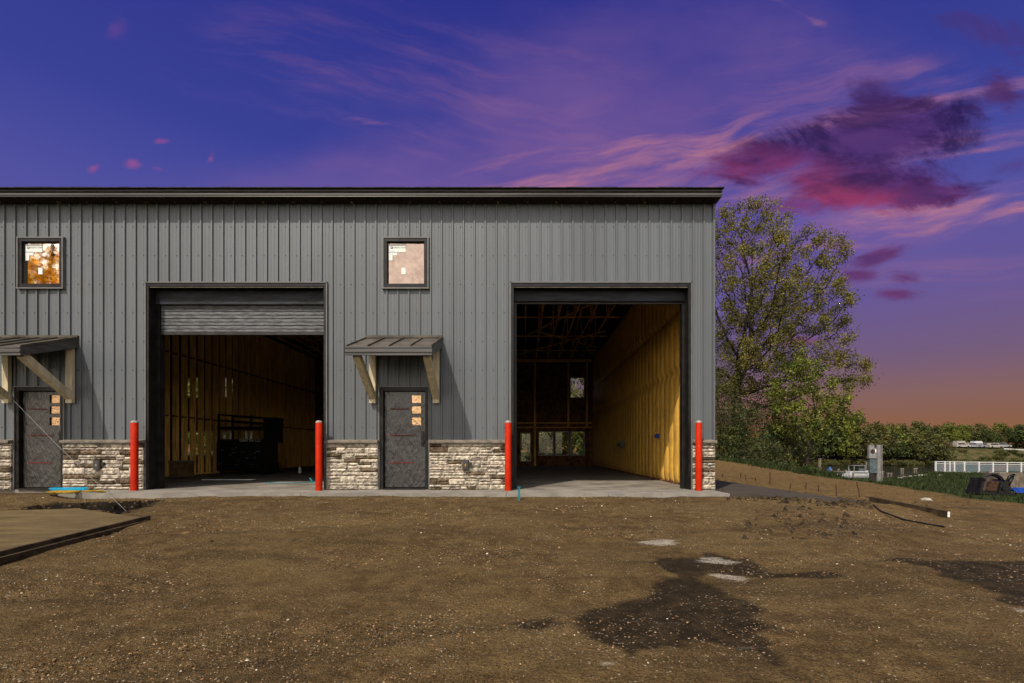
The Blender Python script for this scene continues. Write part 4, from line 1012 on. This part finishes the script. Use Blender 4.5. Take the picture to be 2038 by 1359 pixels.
# ------------------------------------------------------------------ utility pedestal
gx, gy, gz_ = G(1748, 960); gy = float(gy); k = gy / F
t = thing('utility_pedestal', (gx, gy, gz_), 'grey electric meter pedestal with a steel post at the grass edge', 'utility box')
def PX(px): return (px - VX) * k
def PZ(py): return EYE + (VY - py) * k
m = MB(); x0, x1 = PX(1744), PX(1754); m.box(x0, x1, gy, gy + .03, PZ(962), PZ(885)); m.box(x0, x0 + .03, gy - .10, gy, PZ(962), PZ(885)); m.box(x1 - .03, x1, gy - .10, gy, PZ(962), PZ(885))
for i in range(14): m.box(x0 + .07, x0 + .11, gy - .006, gy, PZ(955 - i * 5), PZ(953.5 - i * 5))
m.build('post', 'galvanised', t)
m = MB(); m.box(PX(1739), PX(1744), gy, gy + .04, PZ(962), PZ(886)); m.build('back_channel', 'dark_metal', t)
m = MB(); m.box(PX(1726.5), PX(1741), gy - .15, gy, PZ(912), PZ(891)); mb = m.build('meter_box', 'grey_box', t)
m = MB(); m.tube([(PX(1733), gy - .15, PZ(898)), (PX(1733), gy - .19, PZ(898))], 4 * k, 16); m.build('meter_socket', 'rust', mb); MB().box(PX(1738), PX(1740.5), gy - .158, gy - .15, PZ(900), PZ(894)).build('tag_plate', 'paper', mb)
m = MB(); m.box(PX(1727), PX(1737), gy - .14, gy, PZ(891), PZ(885)); m.build('hood', 'galvanised', t)
m = MB(); m.box(PX(1728), PX(1742), gy - .13, gy, PZ(941), PZ(914)); m.build('breaker_box', 'blue_grey', t)
m = MB(); m.tube([(PX(1732), gy - .05, PZ(962)), (PX(1732), gy - .05, PZ(941))], 3.2 * k, 10); m.tube([(PX(1737), gy - .05, PZ(962)), (PX(1737), gy - .05, PZ(941))], 1 * k, 8); m.build('conduit', 'dark_metal', t)

# ------------------------------------------------------------------ machine attachment at the far right
gx, gy, gz_ = G(1985, 986); k = gy / F; y0 = gy
t = thing('machine_attachment', (gx, gy, gz_), 'black machine attachment with arched hoses and rusty centre plate', 'machine')
m = MB(); m.prism([(PX(1947), y0, PZ(982)), (PX(2019), y0, PZ(987)), (PX(2019), y0, PZ(981)), (PX(1950), y0, PZ(977))], (0, -.02, 0), (0, .55, 0)); m.build('base', 'black_plastic', t)
m = MB(); m.prism([(PX(1948), y0, PZ(981)), (PX(1953), y0, PZ(981)), (PX(1963), y0, PZ(952)), (PX(1958), y0, PZ(951))], (0, 0, 0), (0, .45, 0)); m.prism([(PX(2006), y0, PZ(983)), (PX(2019), y0, PZ(984)), (PX(2012), y0, PZ(966)), (PX(2006), y0, PZ(955))], (0, .1, 0), (0, .5, 0)); m.build('side_plate', 'dark_trim', t)
m = MB(); m.prism([(PX(1966), y0, PZ(976)), (PX(1992), y0, PZ(979)), (PX(1996), y0, PZ(959)), (PX(1975), y0, PZ(957))], (0, .02, 0), (0, .10, 0)); m.build('centre_plate', 'rust', t)
m = MB(); m.prism([(PX(1984), y0, PZ(981)), (PX(2010), y0, PZ(982)), (PX(2008), y0, PZ(956)), (PX(1990), y0, PZ(960))], (0, -.04, 0), (0, .4, 0)); m.tube([(PX(1995), y0 - .08, PZ(972)), (PX(1995), y0 + .1, PZ(972))], .07, 12); m.build('motor', 'black_plastic', t)
m = MB()
for q, dy_ in ((0, 0), (2.5, .08), (5, .15)):
    pts = [(PX(1958 + q + (1998 - 1958 - q) * i / 12), y0 + dy_, PZ(957 - q * .4 - (13.5 - q) * math.sin(math.pi * i / 12) ** .7)) for i in range(13)]
    m.tube(pts, .022, 7)
m.tube([(PX(2004), y0, PZ(960)), (PX(2008), y0 - .02, PZ(948)), (PX(2018), y0, PZ(944)), (PX(2014), y0 + .1, PZ(960))], .04, 8); m.tube([(PX(2006), y0, PZ(966)), (PX(2013), y0 - .02, PZ(950))], .05, 8)
m.build('hose', 'black_plastic', t, smooth=True)
m = MB(); gx2, gy2, gz2 = G(2024, 984); k = gy2 / F
m.box(PX(2019), PX(2150), gy2 + .5, gy2 + 1.1, gz2 - .2, PZ(943)); tag(m.build('concrete_block', 'wood_grey', loc=(PX(2060), gy2 + .6, gz2)), 'grey concrete block behind the black machine attachment', 'block')
m = MB(); V = []
for j in range(6):
    for i in range(14):
        V.append((PX(2020 + i * 8), gy2 - .05 + j * .1, gz2 + .02 + (PZ(973) - gz2) * math.sin(math.pi * min(1, (j + .4) / 6)) * (.7 + .5 * random.random())))
m.add(V, [(j * 14 + i, j * 14 + i + 1, (j + 1) * 14 + i + 1, (j + 1) * 14 + i) for j in range(5) for i in range(13)]); tag(m.build('tarp', 'tarp_blue', loc=(PX(2060), gy2, gz2)), 'crumpled blue tarp at the foot of the grey block', 'tarp')

# ------------------------------------------------------------------ white railing beyond the grass
yf_ = 46.0; k = yf_ / F
t = thing('railing', (PX(1950), yf_, float(height(PX(1950), yf_))), 'white railing with bluish glass panels beyond the grass slope', 'railing')
pxs = [1862, 1880, 1890, 1899, 1919, 1948, 1976, 2004, 2032, 2060, 2088]
for px in pxs:
    m = MB(); w_ = .06 if px != 1890 else .045; x = PX(px); m.box(x - w_, x + w_, yf_ - .05, yf_ + .05, PZ(952), PZ(917.5 + (px - 1862) * .012)); m.build('post', 'white_paint', t)
m = MB()
for a, b in zip(pxs, pxs[1:]):
    za = (a - 1862) * .012; x0, x1 = PX(a) + .06, PX(b) - .06
    m.box(x0, x1, yf_ - .03, yf_ + .03, PZ(919.5 + za), PZ(918 + za)); m.box(x0, x1, yf_ - .03, yf_ + .03, PZ(923 + za), PZ(922 + za)); m.box(x0, x1, yf_ - .04, yf_ + .04, PZ(940 + za), PZ(938 + za))
m.build('rail', 'white_paint', t)
for a, b in zip(pxs, pxs[1:]):
    MB().box(PX(a) + .06, PX(b) - .06, yf_ - .008, yf_ + .008, PZ(938), PZ(923.5)).build('glass_panel', 'frosted_panel', t)

# ------------------------------------------------------------------ boats, dock, pilings
def boat(x, y, L, lb, canopy):
    t = thing('boat', (x, y, -3), lb, 'boat', 'white boats moored on the river')
    m = MB(); w_ = L * .17; H = L * .16; secs = []
    for u_, ww, zz in ((-1, .85, 0), (-.5, 1, 0), (.2, 1, .02), (.65, .7, .1), (1, .05, .3)):
        secs.append([(x + u_ * L / 2, y - w_ * ww, -3 + H * (1 + zz)), (x + u_ * L / 2, y - w_ * ww * .75, -3 - .1), (x + u_ * L / 2, y + w_ * ww * .75, -3 - .1), (x + u_ * L / 2, y + w_ * ww, -3 + H * (1 + zz))])
    V = [p for s in secs for p in s]; f_ = []
    for i in range(4):
        for j in range(4): f_.append((i * 4 + j, i * 4 + (j + 1) % 4, (i + 1) * 4 + (j + 1) % 4, (i + 1) * 4 + j))
    m.add(V, f_ + [(0, 3, 2, 1)]); m.build('hull', 'white_paint', t)
    m = MB(); m.box(x - L * .42, x + L * .2, y - w_ * 1.01, y - w_ * .99, -3 + H * .62, -3 + H * .75); m.build('stripe', 'black_plastic', t)
    m = MB(); m.box(x - L * .1, x + L * .12, y - w_ * .5, y + w_ * .5, -3 + H, -3 + H * 1.7); m.build('cabin', 'blue_grey', t)
    if canopy:
        m = MB(); m.box(x - L * .38, x + L * .1, y - w_, y + w_, -3 + H * 2.45, -3 + H * 2.55)
        for a in (-.36, .08):
            for b in (-1, 1): m.bar((x + a * L, y + b * w_ * .95, -3 + H), (x + a * L, y + b * w_ * .95, -3 + H * 2.5), .07)
        m.build('canopy', 'silver_paint', t)
    return t
boat((1712 - VX) / F * 76, 76, 3.9, 'larger white boat with a canopy left of the meter pedestal', True)
boat((1676 - VX) / F * 74, 74, 1.9, 'small white boat left of the canopied boat', False)
boat((1742 - VX) / F * 70, 70, 1.2, 'white dinghy half hidden behind the steel post', False)
plist = [(1584, 931, 940), (1598, 933, 940), (1605, 933, 941), (1627, 932, 942), (1633, 932, 940), (1648, 934, 944), (1654, 935, 948), (1669, 934, 941), (1683, 936, 944), (1690, 935, 944), (1697, 940, 951), (1724, 921, 940), (1757, 939, 950), (1767, 942, 952), (1773, 942, 952), (1794, 933, 942), (1797, 933, 942), (1820, 933, 940), (1824, 932, 940)]
where = ['beside the brush', 'second from the brush', 'with a teal band', 'at the near end of the dock', 'at the far end of the dock', 'left of the blue barrel', 'right of the blue barrel', 'before the small boat', 'between the boats', 'at the stern of the canopied boat', 'against the canopied boat hull', 'tallest, with a white lamp top', 'just right of the steel post', 'leaning, right of the steel post', 'pinkish, right of the leaning one', 'left of a close pair in open water', 'right of a close pair in open water', 'left of the last pair by the grass hump', 'right of the last pair by the grass hump']
for (px, t0, t1), wh in zip(plist, where):
    y = min(90, 3.8 * F / (t1 - VY)) if t1 - VY > 42 else 88; y = 3.8 * F / (t1 + 1 - VY); k = y / F; x = PX(px)
    m = MB(); m.tube([(x, y, -3.5), (x + random.uniform(-.08, .08), y, PZ(t0))], .11, 8); m.cur = 1; m.box(x - .12, x + .12, y - .12, y + .12, PZ(t0), PZ(t0 - .7))
    tag(m.build('piling', ['wood_grey', 'rock_white' if px not in (1605,) else 'teal_paint'], loc=(x, y, -3)), 'dock piling ' + wh, 'piling', 'wooden pilings in the river')
k = 80 / F
m = MB(); m.box(PX(1612), PX(1648), 79, 81, -2.75, -2.62); m.box(PX(1660), PX(1700), 82, 83.5, -2.75, -2.62); tag(m.build('dock', 'wood_grey', loc=(PX(1630), 80, -3)), 'low grey wooden dock on the river behind the dirt bank', 'dock')
y_ = 76; k = y_ / F; m = MB(); m.lathe((PX(1652), y_, -3), [(.3, 0), (.34, .5), (.3, 1.0), (.1, 1.3)], 12); tag(m.build('barrel', 'blue_paint', loc=(PX(1652), y_, -3)), 'blue barrel on the dock left of the boats', 'barrel')
m = MB(); y_ = 122; k = y_ / F; m.tube([(PX(1631), y_, -3.4), (PX(1632), y_, PZ(912))], [.42, .36], 10); tag(m.build('tree_stump', 'wood_grey', loc=(PX(1631), y_, -3)), 'pale broken stump standing at the far river bank', 'stump')

# ------------------------------------------------------------------ cars on the far bank
def car(px, y, mt, lb, van=False, rz=0):
    x = (px - VX) * y / F; z = float(height(x, y)) + .1; t = thing('car', (x, y, z), lb, 'car', 'parked vehicles on the far bank')
    L, Wd = 2.2, .9
    m = MB(); m.prism([(x - L, y, z + .3), (x + L, y, z + .3), (x + L, y, z + .8), (x + L * .65, y, z + .95), (x - L, y, z + .95)], (0, -Wd, 0), (0, Wd, 0)); m.build('body', mt, t)
    m = MB(); tp = 2.1 if van else 1.5; m.prism([(x - L * .9, y, z + .95), (x + L * .45, y, z + .95), (x + L * .2, y, z + tp), (x - L * .8, y, z + tp)], (0, -Wd * .85, 0), (0, Wd * .85, 0)); m.cur = 1
    m.prism([(x - L * .75, y, z + 1.0), (x + L * .35, y, z + 1.0), (x + L * .16, y, z + 1.4), (x - L * .7, y, z + 1.4)], (0, -Wd * .87, 0), (0, -Wd * .86, 0)); m.build('cabin', [mt, 'black_plastic'], t)
    for s_ in (-.6, .62):
        m = MB(); m.tube([(x + s_ * L, y - Wd - .02, z + .32), (x + s_ * L, y - Wd + .2, z + .32)], .32, 12); m.build('wheel', 'tyre', t)
for a in ((1877, 146, 'red_paint', 'red car leftmost of the vehicles on the far bank'), (1895, 147, 'silver_paint', 'silver car beside the red one on the far bank'), (1913, 145, 'rock_white', 'white van in the middle left of the far bank row', True), (1935, 146, 'silver_paint', 'silver car right of the white van on the far bank'),
          (1947, 149, 'white_paint', 'tall white van at the middle of the far bank row', True), (1962, 145, 'silver_paint', 'light silver car right of the tall van on the far bank'), (1978, 144, 'rock_white', 'low white car near the right end of the far bank row'), (1994, 147, 'silver_paint', 'dark silver car rightmost of the far bank row')): car(*a)
y_ = 142; k = y_ / F; m = MB(); m.bar((PX(1998), y_, PZ(893)), (PX(2110), y_ - 5, PZ(901)), .12, .25)
for i in range(8): m.box(PX(2000 + i * 14) - .06, PX(2000 + i * 14) + .06, y_ - i * .6, y_ + .12 - i * .6, .3, PZ(893 + i))
tag(m.build('guard_rail', 'white_paint', loc=(PX(2050), y_, -1)), 'white guard rail at the far right bank', 'rail')

# ------------------------------------------------------------------ trees
def colonize(trunk, ells, npts, step, infl, kill, seed, iters=160, wiggle=.25):
    r = np.random.default_rng(seed); P = []
    while len(P) < npts:
        e = ells[r.integers(len(ells))]; q = r.normal(size=3); q /= np.linalg.norm(q); q *= r.random() ** (1 / 2.2)
        P.append((e[0] + q[0] * e[3], e[1] + q[1] * e[4], e[2] + q[2] * e[5]))
    P = np.array(P); nodes = [np.array(p, float) for p in trunk]; par = [-1] + list(range(len(trunk) - 1))
    nd = np.full(len(P), 1e9); ni = np.zeros(len(P), int); alive = np.ones(len(P), bool)
    def upd(s):
        for i in range(s, len(nodes)):
            d = np.linalg.norm(P - nodes[i], axis=1); b = d < nd; nd[b] = d[b]; ni[b] = i
    upd(0)
    for it in range(iters):
        alive &= nd > kill; act = alive & (nd < infl)
        if not act.any(): break
        s = len(nodes); done = set()
        for i in np.unique(ni[act]):
            w_ = act & (ni == i); d = P[w_] - nodes[i]; d /= np.linalg.norm(d, axis=1)[:, None] + 1e-9
            v_ = d.mean(0) + r.normal(size=3) * wiggle * .5; v_[2] += .03; l = np.linalg.norm(v_)
            if l < .05: continue
            q = nodes[i] + v_ / l * step; nodes.append(q); par.append(int(i))
        if len(nodes) == s or len(nodes) > 9000: break
        upd(s)
    return np.array(nodes), par
def tree_mesh(nodes, par, r0, tip=.012, expo=2.3):
    n = len(nodes); ch = [[] for _ in range(n)]
    for i, p in enumerate(par):
        if p >= 0: ch[p].append(i)
    rad = np.zeros(n)
    for i in range(n - 1, -1, -1): rad[i] = tip if not ch[i] else sum(rad[c] ** expo for c in ch[i]) ** (1 / expo)
    sc = (r0 / rad[0]); rad = np.where(rad > tip * 1.5, rad * (1 + (sc - 1) * np.clip((rad - tip) / (rad[0] - tip + 1e-9), 0, 1) ** .5), rad)
    m = MB(); started = set()
    for i in range(n):
        for c in ch[i]:
            main = max(ch[i], key=lambda q: rad[q])
            if c == main and i != 0 and (par[i] >= 0): continue
            path = [i, c]; 
            while ch[path[-1]]: path.append(max(ch[path[-1]], key=lambda q: rad[q]))
            rr = [min(rad[c] * 1.05, rad[i])] + [rad[q] for q in path[1:]]
            ns = 9 if rr[0] > .2 else (5 if rr[0] > .05 else 3)
            m.tube([nodes[q] for q in path], rr, ns, caps=False)
    return m, ch
def leaves(nodes, ch, n, size, spread, seed, thr=None, flat=False):
    r = np.random.default_rng(seed); tips = [i for i in range(len(nodes)) if len(ch[i]) == 0 or (len(ch[i]) == 1 and len(ch[ch[i][0]]) == 0)]
    ex = [i for i in range(len(nodes)) if len(ch[i]) == 1]; tips = np.array(tips + ex[::4]); dens = r.random(len(nodes)) ** .8
    c = tips[r.integers(len(tips), size=n)]; c = c[r.random(n) < .25 + dens[c]]; n = len(c)
    p = nodes[c] + r.normal(size=(n, 3)) * spread
    a = r.normal(size=(n, 3)); a /= np.linalg.norm(a, axis=1)[:, None]; b = np.cross(a, r.normal(size=(n, 3))); b /= np.linalg.norm(b, axis=1)[:, None]
    s = size * (.5 + r.random(n))[:, None]
    vs = np.stack([p - a * s, p + b * s * .55, p + a * s, p - b * s * .55], 1).reshape(-1, 3); return vs, n
def leaf_obj(name, vs, n, mt, parent):
    org = ORG[parent.name]; me = bpy.data.meshes.new(name); vs = vs - np.array(org); fs = np.arange(n * 4)
    me.vertices.add(n * 4); me.vertices.foreach_set('co', vs.ravel()); me.loops.add(n * 4); me.loops.foreach_set('vertex_index', fs); me.polygons.add(n); me.polygons.foreach_set('loop_start', np.arange(0, n * 4, 4)); me.update(calc_edges=True)
    me.materials.append(MATS[mt]); o = bpy.data.objects.new(name, me); C.objects.link(o); o.parent = parent; ORG[o.name] = org; return o
def make_tree(name, base, trunk, ells, npts, step, infl, kill, r0, nleaf, lsize, spread, mt, label, cat, seed, group=None, tip=.012):
    t = thing(name, base, label, cat, group); b = Vector(base)
    tr = [(b.x + q[0], b.y + q[1], b.z + q[2]) for q in trunk]; el_ = [(b.x + e[0], b.y + e[1], b.z + e[2], *e[3:]) for e in ells]
    nodes, par = colonize(tr, el_, npts, step, infl, kill, seed); m, ch = tree_mesh(nodes, par, r0, tip); m.build('trunk', 'bark', t, smooth=True)
    vs, n = leaves(nodes, ch, nleaf, lsize, spread, seed + 1); leaf_obj('crown', vs, n, mt, t); return t
TREES = True
if TREES:
    # the large budding tree right of the building
    ty = 41.0; k = ty / F; bx = PX(1462); bz = float(height(bx, ty))
    def E(px, py, rx, rz, dy=0, ry=None): return (PX(px) - bx, dy, PZ(py) - bz, rx * k, (ry or rx * .8) * k, rz * k)
    ells = [E(1490, 455, 90, 62), E(1610, 510, 75, 60), E(1660, 500, 35, 42), E(1560, 600, 130, 80), E(1650, 610, 60, 60), E(1475, 560, 70, 90), E(1610, 700, 100, 60), E(1690, 745, 48, 42, 0), E(1480, 700, 90, 80), E(1440, 480, 60, 70), E(1380, 560, 80, 120), E(1340, 680, 100, 110), E(1560, 760, 110, 60), E(1460, 620, 70, 150, -5, 60), E(1560, 640, 110, 120, 6, 60)]
    trunk = [(0, 0, -.3), (0, 0, 1.2), (-.1, 0, 2.6), (0, .1, 4.0), (.2, 0, 5.4), (.2, 0, 6.8), (.1, 0, 8.2), (.2, 0, 9.6)]
    make_tree('maple_tree', (bx, ty, bz), trunk, ells, 4200, .46, 7, .82, .42, 112000, .076, .26, 'leaf_spring', 'large spreading tree with sparse yellow-green spring leaves right of the building', 'tree', 5, tip=.020)
    # brighter young tree before it
    ty = 36.0; k = ty / F; bx = PX(1606); bz = float(height(bx, ty))
    def E(px, py, rx, rz, dy=0): return (PX(px) - bx, dy, PZ(py) - bz, rx * k, rx * .9 * k, rz * k)
    make_tree('young_tree', (bx, ty, bz), [(0, 0, -.3), (.05, 0, .8), (0, 0, 1.8), (.1, 0, 2.8)], [E(1590, 740, 48, 50), E(1640, 790, 55, 48), E(1600, 830, 70, 50), E(1560, 790, 40, 45), E(1665, 840, 45, 35)], 900, .3, 4, .5, .13, 15000, .085, .2, 'leaf_bright', 'bright green young tree standing before the large sparse tree', 'tree', 9)
    # dark shrubs at the foot
    def shrub(px, y, w_, h_, mt, lb, seed, nl=5500, cat='shrub', name='shrub', ls=.07):
        x = (px - VX) * y / F; z = float(height(x, y))
        return make_tree(name, (x, y, z), [(0, 0, -.2), (0, 0, h_ * .15)], [(0, 0, h_ * .55, w_ * .5, w_ * .45, h_ * .45), (w_ * .25, 0, h_ * .35, w_ * .35, w_ * .4, h_ * .32), (-w_ * .25, 0, h_ * .38, w_ * .35, w_ * .4, h_ * .32)], 260, h_ * .06, h_ * .9, h_ * .09, .07, nl, ls, h_ * .05, mt, lb, cat, seed, group='brush at the foot of the large tree')
    SH = [(1432, 39, 5.0, 7.5, 'leaf_olive', 'dark dense shrub right beside the building wall'), (1478, 37.5, 4.4, 6.0, 'leaf_dark', 'dark shrub second from the building'), (1520, 36.5, 3.6, 4.4, 'leaf_olive', 'olive shrub third from the building'), (1545, 35, 3.2, 4.2, 'leaf_olive', 'olive shrub below the bright young tree'),
          (1450, 44, 7.0, 11.0, 'leaf_olive', 'tall olive thicket behind the dark shrub at the wall'), (1530, 43, 7.0, 9.0, 'leaf_dark', 'tall dark thicket behind the middle shrubs'), (1578, 34, 2.6, 2.6, 'leaf_dark', 'low dark shrub at the right end of the brush'), (1560, 42, 4.5, 6.5, 'leaf_olive', 'broad olive thicket behind the young tree'), (1390, 41, 6, 12, 'leaf_dark', 'dark thicket mostly hidden behind the building corner')]
    for i, a in enumerate(SH): shrub(*a, 40 + i, nl=15000 if a[3] > 6 else 8000)
    # growth behind the building, seen through the back windows
    for i, (x, y, lb) in enumerate(((.9, 36, 'green tree seen through the three low back windows'), (4.4, 35.5, 'green tree seen through the small upper back window'), (-22.5, 36, 'green tree seen through gaps in the left stud wall'), (-27, 38, 'green tree far left behind the building'))):
        t = make_tree('leafy_tree', (x, y, float(height(x, y))), [(0, 0, -.2), (0, 0, 1.0), (0, 0, 2)], [(0, 0, 4.2, 3.2, 2.4, 3.4), (1, 0, 2.4, 2.6, 2, 1.6), (-1.2, 0, 2.4, 2.6, 2, 1.6)], 420, .35, 5, .55, .16, 9000, .11, .26, 'leaf_bright', lb, 'tree', 70 + i, group='trees behind the building')
    for i, (x, y, lb) in enumerate(((.4, 30.5, 'green bush behind the back door light'), (1.9, 30, 'green bush behind the left low back windows'), (3.6, 30.8, 'green bush behind the right low back window'), (-17.6, 30.5, 'green bush behind the left stud wall windows'), (-15.6, 31, 'green bush right of the other behind the stud wall'))):
        make_tree('leafy_bush', (x, y, float(height(x, y))), [(0, 0, -.2), (0, 0, .4)], [(0, 0, 1.3, 1.2, .9, 1.3), (.4, 0, 2.2, .8, .7, .9)], 160, .16, 2.2, .24, .05, 4500, .07, .13, 'leaf_bright', lb, 'bush', 170 + i, group='bushes behind the building')
    # the tree behind the viewer that the left window reflects
    make_tree('autumn_gold_tree', (-27, -7, -.5), [(0, 0, 0), (0, 0, 2.5), (.2, 0, 5), (0, .2, 7)], [(0, 0, 11.5, 5, 5, 5.5), (2, 0, 8.5, 4, 4, 3), (-2, 0, 8.5, 4, 4, 3)], 800, .45, 6, .8, .3, 20000, .13, .3, 'leaf_gold', 'golden leafed tree mirrored in the left upper window', 'tree', 91)
    # far trees: three kinds, copied
    protos = []
    for i, (mt, hh) in enumerate((('leaf_olive', 10), ('leaf_dark', 10), ('leaf_bright', 9))):
        tnm = ('far_tree', 'far_tree', 'far_tree')[i]
        protos.append(make_tree(tnm, (140 + i * 14, 170, 0), [(0, 0, -.5), (0, 0, 1.5), (0, 0, 3)], [(0, 0, 6.6, 3.2, 3.2, 3.6), (1.4, 0, 4.6, 2.8, 2.8, 2.4), (-1.5, .5, 4.8, 2.8, 2.8, 2.6)], 230, .6, 6, .9, .22, 3400, .27, .38, mt, 'x', 'tree', 100 + i))
    rr = random.Random(12); used = [False] * 3; glab = ['olive rounded tree in the wood across the river', 'dark green tree in the wood across the river', 'bright green tree in the wood across the river']
    spots = []
    for px in np.arange(1560, 1880, 15): spots.append((px + rr.uniform(-5, 5), rr.uniform(130, 136), rr.uniform(.85, 1.12) * (1.34 if px < 1770 else .98)))
    for px in np.arange(1540, 2130, 17): spots.append((px + rr.uniform(-6, 6), rr.uniform(153, 166), rr.uniform(.75, 1.05)))
    for px in np.arange(1540, 2130, 21): spots.append((px + rr.uniform(-6, 6), rr.uniform(172, 190), rr.uniform(.95, 1.32)))
    spots += [(1860, 141, .6), (2025, 150, 1.0), (2050, 148, 1.12), (2078, 147, 1.05), (1690, 129, 1.15), (1720, 128, 1.2)]
    for px, y, s_ in spots:
        if px > 1850: s_ *= .78
        i = rr.choice((0, 0, 0, 1, 1, 2)); x = (px - VX) * y / F; z = float(height(x, y)) - .1; lc = (x, y, z); sc3 = (s_ * rr.uniform(.9, 1.25), s_ * rr.uniform(.9, 1.2), s_)
        if not used[i]:
            used[i] = True; o = protos[i]; o.location = lc; o.rotation_euler = (0, 0, rr.uniform(0, 6)); o.scale = sc3
        else: o = copy_tree(protos[i], lc, rr.uniform(0, 6), sc3)
        o['label'] = glab[i]; o['group'] = glab[i].split(' tree')[0] + ' trees in the far wood'
    bp = make_tree('bush', (120, 140, 0), [(0, 0, -.2), (0, 0, .4)], [(0, 0, .9, 2.0, 1.6, .9)], 90, .25, 2.5, .35, .05, 1100, .17, .2, 'leaf_olive', 'x', 'bush', 140)
    first = True
    for i in range(150):
        if i < 75: px = rr.uniform(1845, 2110); y = rr.uniform(131, 141)
        elif i < 108: px = 1600 + (i - 75) * 16 + rr.uniform(-5, 5); y = rr.uniform(150, 153)
        else: px = rr.uniform(1590, 1860); y = rr.uniform(125, 131)
        x = (px - VX) * y / F; lc = (x, y, max(-3.05, float(height(x, y)) - .05)); s_ = rr.uniform(.4, .7) * (1.5 if y < 135 else 1.9 if y > 149 else 1)
        if first: bp.location = lc; bp.scale = (s_, s_, s_); o = bp; first = False
        else: o = copy_tree(bp, lc, rr.uniform(0, 6), (s_ * 1.2, s_, s_))
        o['label'] = 'low olive bush on the far river bank'; o['group'] = 'low bushes on the far bank'
